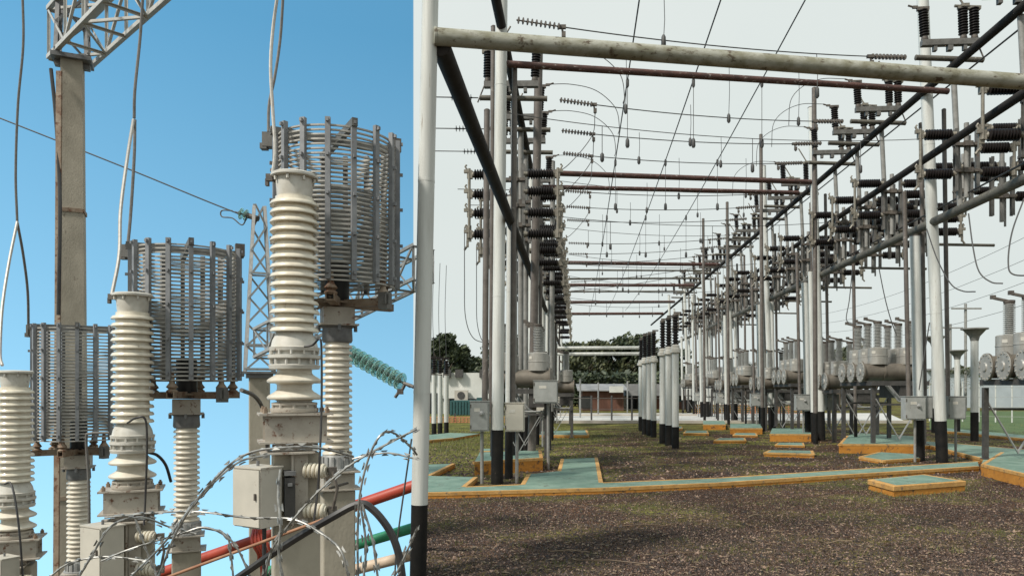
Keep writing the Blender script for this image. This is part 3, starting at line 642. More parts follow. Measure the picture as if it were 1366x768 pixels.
# razor wire
def razor(label, runs, r=.0058):
    t = thing('razor_wire',label,'razor wire',runs[0][0],'razor wire coils in the foreground')
    for pts in runs:
        q = curve_pts(pts, 14); b = MB(); b.tube(q, r, 6)
        acc = 0
        for i in range(1,len(q)):
            acc += (q[i]-q[i-1]).length
            if acc > .058:
                acc = 0; tn = (q[i]-q[i-1]).normalized(); s = tn.cross(Vector((random.uniform(-1,1),random.uniform(-.3,.3),random.uniform(-1,1)))).normalized(); n2 = tn.cross(s)
                for sg in (-1,1):
                    c = q[i]+s*(.010*sg)
                    b.add([c-tn*.013, c+tn*.013, c+tn*.022+s*(.010*sg), c-tn*.022+s*(.010*sg), c+n2*.010],[(0,1,2,3),(0,1,4),(1,2,4),(2,3,4),(3,0,4)])
        b.build('strand','razor',t)
razor('razor wire loops sweeping across the lower middle of the hillside row',[
    [P(208,778,3.9),P(240,700,3.8),P(285,640,3.75),P(330,605,3.7),P(390,596,3.7),P(430,598,3.75),P(470,608,3.9)],
    [P(165,778,4.0),P(215,728,3.9),P(262,668,3.9),P(315,618,4.0),P(360,606,4.1)],
    [P(352,778,3.7),P(362,735,3.65),P(385,700,3.6),P(425,655,3.6),P(470,618,3.6),P(520,590,3.65),P(556,572,3.7)],
    [P(374,626,3.7),P(371,660,3.65),P(374,700,3.6),P(372,740,3.6),P(380,780,3.6)],
    [P(140,690,4.2),P(200,684,4.1),P(262,682,4.0),P(330,690,4.0),P(390,692,4.0),P(430,712,3.9),P(455,735,3.8),P(466,775,3.8)]])
razor('razor wire loops standing highest beside the pale seam post',[
    [P(478,778,3.7),P(477,720,3.65),P(480,660,3.6),P(492,610,3.6),P(508,580,3.6),P(525,577,3.7),P(548,596,3.9),P(556,606,4)],
    [P(483,672,3.6),P(497,720,3.6),P(505,778,3.6)],[P(480,668,3.65),P(488,725,3.65),P(484,780,3.65)],
    [P(470,612,4.3),P(490,607,4.3),P(520,604,4.3),P(556,612,4.3)],[P(520,778,3.9),P(535,752,3.9),P(556,705,3.9)]])
razor('razor wire loops low at the left, in front of the cabinet',[
    [P(100,778,4.2),P(120,745,4.1),P(150,700,4.1),P(190,690,4.2),P(225,702,4.3),P(262,712,4.3)],
    [P(135,748,4.3),P(165,735,4.3),P(205,722,4.3),P(240,712,4.2),P(275,703,4.2),P(310,722,4.2),P(330,760,4.2),P(335,785,4.2)],
    [P(262,702,4.4),P(300,712,4.4),P(308,740,4.4),P(312,780,4.4)],[P(180,690,4.5),P(196,735,4.5),P(215,778,4.5)],[P(55,780,4.4),P(90,752,4.4),P(140,742,4.4),P(200,748,4.4)]])
# ================================================================== the gravel yard
def gpoly(pts, z): return [tuple(G(x,y,z)[:2]) for x,y in pts]
def slab(name, label, pts, z, top_mat, kerb_edges, group=None, cat='walkway', kerbw=.075, side='kerb', faces=None):
    """walkway or pad: a painted top over an orange body, with raised edge strips along kerb_edges"""
    q = gpoly(pts, z) if not isinstance(pts[0], Vector) else [tuple(p[:2]) for p in pts]
    cx = sum(p[0] for p in q)/len(q); cy = sum(p[1] for p in q)/len(q)
    t = thing(name,label,cat,(cx,cy,0),group)
    import mathutils.geometry as mg
    tris = mg.tessellate_polygon([[Vector((x,y,0)) for x,y in q]])
    n = len(q); b = MB(); b.add([(x,y,-.02) for x,y in q]+[(x,y,z) for x,y in q], [(i,(i+1)%n,n+(i+1)%n,n+i) for i in range(n)]); b.build('side_face',side,t,smooth=False)
    b = MB(); b.add([(x,y,z+.002) for x,y in q], [tuple(tr) for tr in tris])
    o = b.build('painted_top',top_mat,t,smooth=False)
    for i,j in kerb_edges:
        a = Vector((*q[i],0)); c = Vector((*q[j],0)); d = (c-a).normalized(); s = Vector((-d.y,d.x,0))
        mid = (a+c)/2; ctr = Vector((cx,cy,0))
        b = MB(); inn = s if edge_inside(q, mid+s*.02) else -s
        b.box((a+c)/2+inn*(kerbw/2-.006)+Vector((0,0,z-.02)), ((c-a).length+.012, kerbw, .05+.002*(i%3)), Matrix((d, Vector((-d.y,d.x,0)), Vector((0,0,1)))).transposed()); b.build('edge_strip','kerbtop',t,smooth=False)
    return t
def edge_inside(q, p):
    x, y = p.x, p.y; r = False
    for i in range(len(q)):
        x1,y1 = q[i]; x2,y2 = q[i-1]
        if (y1>y)!=(y2>y) and x < (x2-x1)*(y-y1)/(y2-y1)+x1: r = not r
    return r
slab('walkway','green painted walkway with orange kerb crossing the front of the yard',
     [(560,657.5),(803,651),(960,644),(1306,622),(1304,615),(960,637),(804,643.5),(797,610),(748.5,612),(744,628),(703,632.5),(695,646),(621,649),(637,636),(578,634.5),(574,634),(607,618),(561,619.5)],
     .09,'greenfloor',[(0,1),(1,2),(2,3),(6,7),(8,9),(10,11),(11,12),(12,13),(15,16),(4,5),(5,6)])
slab('walkway','green painted walkway turning to the back right beside the switch posts',[(1308,621),(1400,622),(1400,603),(1366,599),(1236,588),(1190,591),(1196,596),(1240,594),(1312,612)],.09,'greenfloor',[(6,7),(7,8),(3,4)])
slab('walkway','green painted strip at the back of the left breaker pad',[(690,580),(705,575.5),(783,573.5),(786,580)],.10,'greenfloor',[(0,1),(2,3),(0,3)])
slab('walkway','green painted strip far left behind the three slim posts',[(560,588),(605,584),(640,578),(600,577),(560,581)],.09,'greenfloor',[(0,1)])
slab('walkway','long green strip at the foot of the right background fence',[(1255,574),(1400,588),(1400,583),(1255,570)],.08,'greenfloor',[(0,1)])
slab('breaker_pad','orange sided concrete pad under the left circuit breaker',[(633,616),(724,610.5),(722,600),(640,603)],.26,'greenfloor',[(0,1),(1,2)],'orange sided pads under the breakers','pad')
slab('breaker_pad','orange sided pad at the right edge under the nearest breaker',[(1309,619),(1400,640),(1440,628),(1420,606),(1335,603)],.22,'greenfloor',[(0,1),(0,4)],'orange sided pads under the breakers','pad')
slab('breaker_pad','orange sided pad under the second breaker of the right row',[(1119,592),(1222,592.5),(1228,582),(1146,577),(1129,581)],.24,'greenfloor',[(0,1),(0,4)],'orange sided pads under the breakers','pad')
slab('breaker_pad','orange sided pad under the third breaker of the right row',[(1027,578.5),(1090,579),(1088,571),(1030,571)],.24,'greenfloor',[(0,1)],'orange sided pads under the breakers','pad')
slab('breaker_pad','orange sided pad under the fourth breaker of the right row',[(974,571),(1017,571),(1014,565),(974,565)],.22,'greenfloor',[(0,1)],'orange sided pads under the breakers','pad')
slab('breaker_pad','orange sided pad under the fifth breaker of the right row',[(938,566),(968,566),(966,561),(938,561)],.22,'greenfloor',[(0,1)],'orange sided pads under the breakers','pad')
slab('breaker_pad','low green slab with orange edge before the second right breaker pad',[(1146,609),(1178,614),(1227,611),(1222,605.5),(1172,602.5)],.08,'greenfloor',[(0,1),(1,2),(4,0)],None,'slab')
def cover(label, pts, z):
    zl = z*.5; q = gpoly(pts, z); cx = sum(p[0] for p in q)/4; cy = sum(p[1] for p in q)/4
    t = thing('duct_cover',label,'duct cover',(cx,cy,0),'raised orange duct covers on the gravel')
    sh = lambda k: [(cx+(x-cx)*k, cy+(y-cy)*k) for x,y in q]
    b = MB(); b.poly(sh(.975),-.02,zl-.004); b.build('base','kerb',t,smooth=False)
    b = MB(); b.poly(q,zl,z); l = b.build('lid','kerbtop',t,smooth=False); m = l.modifiers.new('bevel','BEVEL'); m.width = .012; m.segments = 2
    b = MB(); b.poly(sh(.86),z-.01,z+.003); b.build('lid_panel','greenfloor',t,smooth=False)
cover('large orange duct cover with green lid, nearest on the dark gravel',[(1157,639),(1192,648),(1289,641),(1233,632)],.17)
cover('orange duct cover alone in the middle of the yard',[(1018,603),(1087,605),(1085,600.5),(1025,600)],.11)
cover('orange duct cover just left behind the one in mid yard',[(951,587),(996,587),(994,583.5),(957,584)],.09)
cover('orange duct cover beside the fourth right breaker pad',[(911,577),(946,577.5),(944,574),(914,574)],.09)
cover('orange duct cover at the back beside the slim black based posts',[(893,571),(911,571),(910,568.5),(895,568.5)],.08)
cover('orange duct cover between the second and third right breaker pads',[(977,580),(1011,580.5),(1009,577),(980,577)],.07)
cover('flat duct cover with green lid behind the mid yard cover',[(1033,593),(1074,594),(1072,590),(1037,590)],.06)
cover('orange duct cover at the far left behind the walkway',[(640,601.5),(668,601),(668,597.5),(642,598)],.06)

# ------------------------------------------------------------------ posts, pipes
def post(label, base, top, r, black=.95, group='white steel posts with black painted feet', name='steel_post', m='whitepost', n=18):
    base = Vector(base); top = Vector(top); ax = (top-base); t = thing(name,label,'post',base,group)
    z1 = base+ax*(black/ax.length) if black else base
    if black: b = MB(); b.tube([base-Vector((0,0,.03)), z1], r*1.01, n); b.build('black_foot','blackpaint',t)
    b = MB(); b.tube([z1, top], r, n); b.build('shaft',m,t)
    if m == 'whitepost' and ax.length > 3:
        for fq in (.31,.66): b = MB(); b.tube([base+ax*fq, base+ax*(fq+.022/ax.length)], r*1.025, n); b.build('weld_band',m,t)
    b = MB(); b.lathe(top,(0,0,1),[(r*1.02,-.012),(r*1.02,.012),(r*.6,.03)],n); b.build('cap','clamp',t)
    return t
def pipe(label, a, c, r, m, group, name='steel_pipe', cat='pipe', n=14):
    a = Vector(a); c = Vector(c); d = (c-a).normalized(); t = thing(name,label,cat,a,group)
    b = MB(); b.tube([a, c], r, n); b.build('tube',m,t)
    for p in (a, c): 
        b = MB(); b.lathe(p-d*.015, d, [(r*.9,0),(r*1.06,.006),(r*1.06,.024),(r*.9,.03)], n); b.build('end_collar',m,t)
    return t
# pale post at the seam between the hillside and the yard, front pipe
b0 = Vector((P(557.5,784,6.5).x,6.5,0))
post('nearest white post, standing at the left edge of the yard with a black foot', b0, P(574.5,-30,6.5), .071, .66, None)
FA, FB = P(581,49,6.45), P(1380,110.5,7.45)
pipe('pale mossy pipe crossing the whole yard at the front, at the top of the view',FA,FB,.074,'mosspipe','cross pipes between the two rows',n=22)
CL, CR, CR2 = -1.35, 7.9, 10.5
zl, zu, zru = 5.05, 8.0, 8.6
gL = 'long pipes along the left post row'; gR = 'long pipes along the right post row'
pipe('dark lower pipe receding from the nearest white post along the left row',P(588,62,6.5),A(CL,75,5.1),.085,'darkpipe',gL)
pipe('dark upper pipe receding along the left row of posts',A(CL+.02,9.5,zu+.05),A(CL,75,zu-.3),.085,'darkpipe',gL)
pipe('rusty upper pipe receding along the right row above the aisle',A(CR-.1,12.3,8.35),A(CR,80,8.6),.085,'darkpipe',gR)
pipe('middle pipe of the right row, standing furthest out',P(1385,112,12.2),A(CR2,80,8.5),.08,'darkpipe',gR)
pipe('lower greyish pipe of the right row above the breakers',P(1390,228,13.0),A(CR,80,5.4),.10,'greypipe',gR)
pipe('thin dark drive rod beside the lower pipe of the right row',P(1390,205,13.0),A(CR+.6,32,5.75),.02,'cableblack',gR,'drive_rod','rod',8)
pipe('thin dark drive rod just under the upper pipe of the right row',P(1390,15,13.2),A(CR-.3,40,8.1),.018,'cableblack',gR,'drive_rod','rod',8)
LD = [13.2,21.8,29.0,37.0,45,54,63]; RD = [17,24.6,31,38.5,46,54,63]
LAB = ['nearest','second','third','fourth','fifth','sixth','farthest']
# cross pipes
cp = [(13.2,15.7,85,122,.062,'rustpipe','brown rusty pipe with white specks just behind the mossy front pipe'),(21.8,24.6,230,243,.08,'rustpipe','third rusty cross pipe counted from the front, upper of a close pair'),
      (23.2,26.3,249,257,.07,'rustpipe','fourth rusty cross pipe counted from the front, lower of a close pair'),(37,41,350,353,.095,'rustpipe','fifth rusty cross pipe counted from the front'),(40,44,360,361,.05,'greypipe','thin grey cross pipe just behind the fifth rusty one'),
      (43,47,372,371,.06,'greypipe','seventh cross pipe counted from the front, greyish'),(46,50,380,380.5,.10,'rustpipe','eighth cross pipe counted from the front, thick and rusty'),(50,54,389,388.5,.06,'greypipe','ninth cross pipe counted from the front'),
      (54,60,403,402.5,.11,'rustpipe','tenth cross pipe counted from the front'),(64,68,418.5,418,.12,'rustpipe','farthest cross pipe, small above the distant trees')]
for dl,dr,yl,yr,r,m,lab in cp:
    pa = A(CL,dl,EYE+(HY-yl)/F*dl); pb = A(CR-.15,dr,EYE+(HY-yr)/F*dr); pipe(lab,pa,pb,r,m,'cross pipes between the two rows')
for y,lab in ((464,'upper of two pale pipes low across the far end of the aisle'),(472,'lower of two pale pipes low across the far end of the aisle')):
    pipe(lab,P(744,y,40),P(858,y-.5,40),.085,'whitepost','pale low pipes at the far end')
# left row posts
def box_on_legs(label, c, w, d, h, z, rz=0, m='boxgrey', handle=True, group='grey switch boxes on the posts'):
    t = thing('switch_box',label,'switch box',(c[0],c[1],0),group); c = Vector((c[0],c[1],0))
    b = MB(); b.box(c+Vector((0,0,z+h/2)),(w,d,h)); b.box(c+Vector((0,0,z+h+.006)),(w+.03,d+.03,.012)); b.build('body',m,t,smooth=False)
    b = MB(); b.box(c+Vector((-.0,-d/2-.008,z+h/2)),(w-.04,.014,h-.05)); dd = b.build('door',m,t,smooth=False)
    if handle: b = MB(); b.lathe(c+Vector((w*.12,-d/2-.015,z+h*.6)),(0,-1,0),[(.045,0),(.045,.02),(.025,.03),(.02,.06)],12); b.build('handle','galv',dd)
    for zz_ in (.15,.85): b = MB(); b.lathe(c+Vector((-w/2+.012,-d/2-.014,z+h*zz_-.03)),(0,0,1),[(.012,0),(.012,.06)],8); b.build('hinge','clamp',dd)
    b = MB(); b.box(c+Vector((-w*.12,-d/2-.017,z+h*.72)),(w*.3,.004,h*.12)); b.build('blank_plate','capwhite',dd,smooth=False)
    b = MB(); b.tube([c+Vector((w*.1,.02,-.02)),c+Vector((w*.1,.02,z))],.03,8); b.build('leg','greypole',t)
    b = MB(); b.box(c+Vector((0,d/2+.05,z+h*.8)),(w*.8,.10,.04)); b.box(c+Vector((0,d/2+.05,z+h*.2)),(w*.8,.10,.04)); b.build('bracket','clamp',t)
    return t
for i, d in enumerate(LD):
    p = G(663,645) if i == 0 else A(CL,d,0)
    post('%s tall white post of the left row, carrying both long pipes'%LAB[i], p, Vector((p.x+(.10 if i==0 else .03),p.y,10.6 if i==0 else zu+.1)), .106 if i==0 else .09, .95)
    if i < 4: post('%s shorter white post, close behind the %s tall one of the left row'%(LAB[i],LAB[i]), p+Vector((.16,.75,0)), p+Vector((.20,.75,zl+.2)), .075, .95)
    if i < 5:
        for k,(dx,dy,zt) in enumerate(((-.225,.1,6.6),(-.13,.35,8.2),(.26,.2,7.4))):
            post('brown conduit pole %s beside the %s tall post of the left row'%(('at the left','close at the left','at the right')[k],LAB[i]), p+Vector((dx,dy,1.25)), p+Vector((dx+.04,dy,zt)), (.055,.05,.05)[k], 0, 'brown conduit poles of the left row','conduit_pole','brownpole',10)
        box_on_legs('grey switch box left of the %s tall post of the left row'%LAB[i], p+Vector((-.30,.0,0)), .33,.2,.52,.93)
        box_on_legs('buff switch box right of the %s tall post of the left row'%LAB[i], p+Vector((.31,.08,0)), .34,.2,.50,.92, m='cabinet', handle=False)
# extra tall rear posts of the left row seen above the pipes
post('tall rust streaked post behind the nearest left row post, carrying a pair of switches',A(-1.05,17.2,0),A(-.88,17.2,9.4),.095,0,'rear poles of the left row','steel_post','brownpole')
post('tall thin grey pole behind the second left row posts',A(-.85,24.5,0),A(-.8,24.5,9.1),.08,.95,'rear poles of the left row','steel_post','greypole')
# right row posts
for i, d in enumerate(RD):
    c = 8.28 if i == 0 else CR+.12
    p = A(c,d,0); tl = .042 if i == 0 else .03
    post('%s tall white post of the right row, reaching above the upper pipe'%LAB[i], p, p+Vector((-tl*11,0,10.9 if i < 3 else 9.6)), .125 if i < 2 else .11, .95)
    if i < 5:
        q = A(c-.26,d-.1+.65,0); post('%s shorter white post of the right row, ending at the lower pipe'%LAB[i], q, q+Vector((-.12,0,5.25)), .115, .95)
    if i < 5:
        for k,(dx,dy,zt) in enumerate(((-.62,.3,6.2),(.05,.9,8.0),(.42,.55,8.2))):
            a = p+Vector((dx,dy,1.3)); post('brown conduit pole %s the %s tall post of the right row'%(('left of','behind','right of')[k],LAB[i]), a, a+Vector((-.10,0,zt-1.3)), .05, 0, 'brown conduit poles of the right row','conduit_pole','brownpole',10)
        for k,(dx,m) in enumerate(((-.60,'boxgrey'),(-.10,'boxgrey'),(.46,'boxgrey'))):
            box_on_legs('grey switch box %s the %s tall post of the right row'%(('left of','behind','right of')[k],LAB[i]), p+Vector((dx,(.12,.75,.35)[k],0)), .46 if k==0 else .4,.24,.52,.98,m=m,handle=(k==0))
# far out posts with cone heads, right background
def make_cone_post():
    t = thing('cone_post','-','post',(0,0,0),'white posts with cone shaped heads'); b = MB(); b.tube([(0,0,-.03),(0,0,.95)],.125,16); b.build('black_foot','blackpaint',t)
    b = MB(); b.tube([(0,0,.95),(0,0,3.3)],.12,16); b.build('shaft','whitepost',t)
    b = MB(); b.lathe((0,0,3.3),(0,0,1),[(.12,0),(.16,.15),(.34,.36),(.42,.38),(.42,.42)],18); b.build('cone_head','greypole',t); return Proto(t)
cone = make_cone_post()
for px,py,s,lab in ((1300,588,.98,'white post with cone shaped head beside the nearest right breaker'),(1277,578,.85,'white post with cone head, smallest, behind the switch boxes at right'),(1247,577,1.0,'white post with cone head partly behind the tall right post')):
    cone.put(G(px,py),0,s,lab)
# slim lamp mast and far utility poles
for px,y0,y1,lab in ((1017,575,180,'slim rusty pole rising above the right row, left of the tall post'),(972,566,270,'thin pole in the distance of the right row'),(940,562,292,'thinnest distant pole left of the right row'),(1088,592,118,'rust brown pole joining the second cross pipe at right')):
    d = G(px,y0).y; post(lab,G(px,y0),P(px-2,y1,d),.07,.95,'thin tall poles of the yard','thin_pole','brownpole',10)

# ------------------------------------------------------------------ switches
def rib(mb, a, axis, Ln, r, n=8, seg=12):
    a = Vector(a); pr = [(r*.62,0)]; p = Ln/n
    for i in range(n): pr += [(r*.62,p*(i+.1)),(r,p*(i+.38)),(r,p*(i+.62)),(r*.62,p*(i+.9))]
    pr.append((r*.62,Ln)); mb.lathe(a,axis,pr,seg)
def make_top_switch(flip=1):
    t = thing('disconnect_switch','-','switch'); b = MB(); f = flip
    b.box((0,0,.0),(1.15,.13,.12)); b.box((0,0,-.11),(.10,.12,.12)); b.box((-.3,0,-.11),(.07,.10,.12)); b.box((.3,0,-.11),(.07,.10,.12)); b.build('base_channel','channel',t,smooth=False)
    for x,tl in ((-.50,-.06),(.28,-.03),(.50,-.02)):
        b = MB(); ax = Vector((tl*f,0,1)).normalized(); b.lathe((x*f,0,.05),ax,[(.06,0),(.075,.03),(.06,.10)],10); b.build('mount','clamp',t)
        b = MB(); rib(b,Vector((x*f,0,.06))+ax*.09,ax,.56,.098,10); b.build('insulator','blackins',t)
    b = MB(); b.box((-.54*f,0,.72),(.24,.08,.07)); b.box((-.70*f,0,.76),(.10,.05,.05)); b.tube([(-.66*f,0,.74),(-.84*f,0,.80)],.02,6); b.box((-.48*f,0,.69),(.09,.12,.06)); b.build('jaw','clamp',t)
    b = MB(); b.bar((.16*f,0,.73),(.62*f,0,.70),.07,.07); b.tube([(.1*f,0,.76),(.40*f,.02,.74)],.03,8); b.box((.30*f,0,.76),(.16,.11,.06)); b.build('hinge','blade',t)
    b = MB(); b.tube([(.30*f,.03,.78),(.02*f,.03,1.25)],.02,6); b.build('blade','blade',t)
    b = MB(); b.tube([(.58*f,.05,.0),(.72*f,.05,-.35)],.016,6); b.build('crank','clamp',t)
    return Proto(t)
def make_vert_switch(left, right, up=.45):
    t = thing('vertical_switch','-','switch')
    for x in (-.19,.19):
        b = MB(); b.box((x,0,-.02),(.014,.10,1.3)); b.box((x+(.03 if x>0 else -.03),.045,-.02),(.06,.012,1.3)); b.box((x+(.03 if x>0 else -.03),-.045,-.02),(.06,.012,1.3)); b.build('channel','channel',t,smooth=False)
    b = MB(); b.tube([(0,.0,-.8),(0,0,.75)],.05,10); b.tube([(.08,.03,-.9),(.08,.03,.5)],.025,8); b.build('spindle','greypole',t)
    for z in (.3,-.25): b = MB(); b.box((0,0,z),(.50,.16,.06)); b.box((.0,-.09,z),(.18,.06,.10)); b.build('clamp_plate','clamp',t,smooth=False)
    for sg,zs in ((-1,left),(1,right)):
        for z in zs:
            b = MB(); b.lathe((sg*.22,0,z),(sg,0,0),[(.07,0),(.055,.06),(.05,.09)],10); b.build('mount','blade',t)
            b = MB(); rib(b,(sg*.30,0,z),(sg,0,0),.54,.112,10); b.build('insulator','blackins',t)
            b = MB(); b.lathe((sg*.81,0,z),(sg,0,0),[(.05,0),(.07,.04),(.05,.08)],10); b.box((sg*.93,0,z),(.11,.10,.17)); b.box((sg*1.0,-.03,z+.06),(.10,.06,.07)); b.tube([(sg*.96,0,z+.05),(sg*1.03,0,z+.17),(sg*1.0,0,z+.21)],.022,6); b.build('contact','blade',t)
        if len(zs) > 1:
            b = MB(); b.tube([(sg*.94,-.03,zs[-1]-.08),(sg*.94,-.03,zs[0]+.12)],.032,8); b.build('blade','blade',t)
            b = MB(); b.box((sg*.95,-.0,zs[-1]+.02),(.10,.05,.34)); b.box((sg*.98,0,zs[-1]-.2),(.05,.04,.14)); b.tube([(sg*.97,0,zs[-1]-.22),(sg*1.05,0,zs[-1]-.33)],.025,6); b.build('jaw','blade',t)
    return Proto(t)
tsR, tsL = make_top_switch(1), make_top_switch(-1)
vsR, vsL, vsX = make_vert_switch((.52,-.30),(.50,.22,-.28)), make_vert_switch((.42,.0,-.40,-.85),(.42,.05,-.40,-.85)), make_vert_switch((.42,),(.42,.1,-.25))
RP = [13.2,15.6,19.3,21.0,22.8,26.3,28.2,30.2,34,36,38.2,42,44.2,46.5,50.5,53,56]
LP = [15.9,17.8,19.5,23.2,25.2,27.2,31.5,34,36.5,43,47]
def jumper(label, pts, r=.009, group='curved jumper wires'): return cable('jumper_wire',label,pts,r,'wire','wire',group)
YAW = -math.atan(.03)
for i, d in enumerate(RP):
    o = '%s'%ORD[i]
    z = 8.85 if i else 8.6
    tsR.put(A(CR+.0-.15,d,z+.02), YAW-.04, 1, '%s three insulator disconnector along the upper right pipe, counted from the front'%o, 'disconnectors above the right row')
    if i: pipe('%s short crossarm pipe below the upper right disconnectors, counted from the front'%o, A(CR-.85,d,z-.29), A(CR+.55,d+.02,z-.33), .055,'greypipe','short crossarm pipes of the right row',n=10)
    pole = A(CR+.02,d,0); post('%s slim grey pole under the upper right disconnectors, counted from the front'%o, pole+Vector((.1,.1,5.5)), pole+Vector((-.05,.1,z-.32)), .058, 0, 'slim support poles of the right row','support_pole','greypole',10)
    vsR.put(A(CR+.2,d,6.45), YAW-.04, 1, '%s vertical switch with dark horizontal insulators on the right row, counted from the front'%o, 'vertical switches of the right row')
for i, d in enumerate(RP):
    if i: vsX.put(A(CR+1.45,d+.9,6.15), YAW-.05, 1, '%s vertical switch between the two upper right pipes, counted from the front'%ORD[i-1], 'vertical switches between the right pipes')
for i,(d,dx) in enumerate(((23.7,-.42),(30.2,-.40),(31.8,.45),(37.6,-.40),(39.3,.45),(45.2,-.4),(46.8,.45),(49.5,-.2),(53.2,-.4),(55,.4),(58,-.3),(61,.2))):
    post('%s slim white post with black foot along the right row, counted from the front'%ORD[i], A(CR+dx,d,0), A(CR+dx-.1,d,7.9 if i%3 == 1 else 5.4), .08, .95, 'slim white posts of the right row','slim_post','whitepost',12)
for i,(d,dx) in enumerate(((22.6,.5),(26.6,.6),(33.4,.5),(36,.2),(41.5,.5),(43,.1),(48.5,.6),(51,.2),(57,.4))):
    post('%s thin brown upright along the right row, counted from the front'%ORD[i], A(CR+dx,d,0), A(CR+dx-.08,d,8.1 if i%2 else 6.0), .05, .9, 'thin brown uprights of the right row','thin_upright','brownpole',10)
for i, d in enumerate([14.6,17.2,20.2,24.2,27.4,32,37]):
    vsX.put(A(CR2-.1,d,7.25-.0*d), YAW-.05, 1, '%s vertical switch hung from the outermost right pipe, counted from the front'%ORD[i], 'vertical switches of the outer right pipe')
for i, d in enumerate([18,21.5,25.5,29.5,34,40]):
    pipe('%s thin crossarm stub sticking out at the lower right pipe, counted from the front'%ORD[i], A(CR+.2,d,5.15), A(CR+2.1,d,5.12), .035,'greypipe','thin stubs at the lower right pipe',n=8)
for i, d in enumerate(LP):
    o = ORD[i]
    tsL.put(A(CL-.05,d,8.12), YAW+.0, 1, '%s three insulator disconnector on top of the left row, counted from the front'%o, 'disconnectors above the left row')
    pipe('%s short crossarm pipe below the left row disconnectors, counted from the front'%o, A(CL-.7,d,7.84), A(CL+.7,d,7.82), .055,'greypipe','short crossarm pipes of the left row',n=10)
    post('%s slim grey pole under the left row disconnectors, counted from the front'%o, A(CL+.0,d+.1,0 if i<3 else 2), A(CL,d+.1,7.8), .07, .95 if i<3 else 0, 'slim support poles of the left row','support_pole','greypole',10)
    vsL.put(A(CL,d,5.8), YAW, 1, '%s vertical switch with dark ribbed insulators on the left row, counted from the front'%o, 'vertical switches of the left row')
    if i < 3:
        jumper('%s jumper hanging from the left arms of the left row, counted from the front'%o, [A(CL-1.04,d,5.1),A(CL-1.04,d,4.0),A(CL-1.02,d,3.2),A(CL-.85,d,2.75),A(CL-.5,d,2.65),A(CL-.15,d,2.65)])
# ------------------------------------------------------------------ wires across the aisle with their insulator strings
def string_bm(mb, a, c, n, r):
    a = Vector(a); c = Vector(c); ax = (c-a).normalized(); p = (c-a).length/n
    for k in range(n): mb.lathe(a+ax*(k*p),ax,[(r*.2,0),(r*.26,p*.3),(r,p*.42),(r*.98,p*.50),(r*.25,p*.58)],8)
    mb.tube([a,c],r*.2,5)
for i,(dl,dr) in enumerate(zip([12.5]+LP, RP[1:])):
    a = A(CL+.75 if i else CL+.1,dl,7.83 if i else 7.85); c = A(CR-.88,dr,8.56); v = (c-a); L_ = v.length; u = v/L_
    t = thing('cross_wire','%s overhead wire across the aisle with ribbed insulator strings, counted from the front'%ORD[i],'wire',a,'overhead wires across the aisle')
    sag = lambda f: a+v*f-Vector((0,0,.35*4*f*(1-f)*.4))
    f1, f2 = 1.05/L_, 1-1.15/L_
    b = MB(); b.tube([sag(f1+(f2-f1)*k/14) for k in range(15)],.008+.0002*dl,6); b.build('conductor','wire',t)
    for q1,q2 in ((.25/L_,f1),(f2,1-.22/L_)):
        b = MB(); string_bm(b,sag(q1),sag(q2),10,.060); b.build('insulator_string','clamp',t)
    for q in (f1+.002,f2-.002):
        b = MB(); p = sag(q); b.box(p,(.14,.06,.06)); b.box(p+Vector((.03,0,-.13)),(.07,.06,.09)); b.tube([p,p+Vector((.03,0,-.2))],.02,6); b.build('dead_end_clamp','clamp',t)
    for q in [(.34,.72),(.22,.55,.8),(.46,),(.3,.62),(.52,.84),(.4,)][i%6]:
        p = sag(q); ln = (.75,1.25,.95)[i%3]; up_ = 1 if (i+int(q*10))%3 == 0 else -1
        b = MB(); b.tube([p,p+Vector((.02,0,up_*ln*.5)),p+Vector((.01,0,up_*ln))],.006+.0001*dl,5); e_ = p+Vector((.01,0,up_*ln)) if up_ < 0 else p
        b.lathe(e_,(0,0,1),[(.02,-.12),(.045,-.08),(.04,.06),(.02,.1)],8); b.build('dropper','wire',t)
    # left stub string outside the row
    if i and i < 7:
        e = A(CL-.75,dl,7.84); x = e+Vector((-1.6,0,.02)); t2 = thing('strain_string','%s insulator string reaching out left of the left row, counted from the front'%ORD[i-1],'insulator string',e,'outer strings of the left row')
        if x.x < EX*x.y+.3: x.x = EX*x.y+.3
        b = MB(); string_bm(b,e+(x-e)*.12,e+(x-e)*.55,8,.075); b.build('insulator_string','blackins',t2); b = MB(); b.tube([e,x],.012,6); b.build('conductor','wire',t2)
    if 1 <= i < 5:
        p = sag(f1+.002); jumper('%s looping jumper from aisle wires to the left row, counted from the front'%ORD[i-1],[p+Vector((.03,0,-.2)),p+Vector((-.05,0,-.7)),p+Vector((-.6,0,-1.35)),p+Vector((-1.0,0,-1.5)),p+Vector((-1.0,0,-1.65))])
        p = A(CL+.80,dl,8.9); jumper('%s arching jumper over the left row disconnectors, counted from the front'%ORD[i-1],[p+Vector((-.2,0,0)),p+Vector((.4,0,0)),p+Vector((1.0,0,-.15)),p+Vector((1.45,0,-.55)),p+Vector((1.55,0,-1.0)),p+Vector((1.52,0,-1.18))])
        p = A(CR-1.0,dr,9.65); jumper('%s arching jumper at the right row disconnectors, counted from the front'%ORD[i-1],[p+Vector((.0,0,0)),p+Vector((-.6,0,.0)),p+Vector((-1.1,0,-.2)),p+Vector((-1.4,0,-.55)),p+Vector((-1.45,0,-1.1)),p+Vector((-1.45,0,-1.2))])
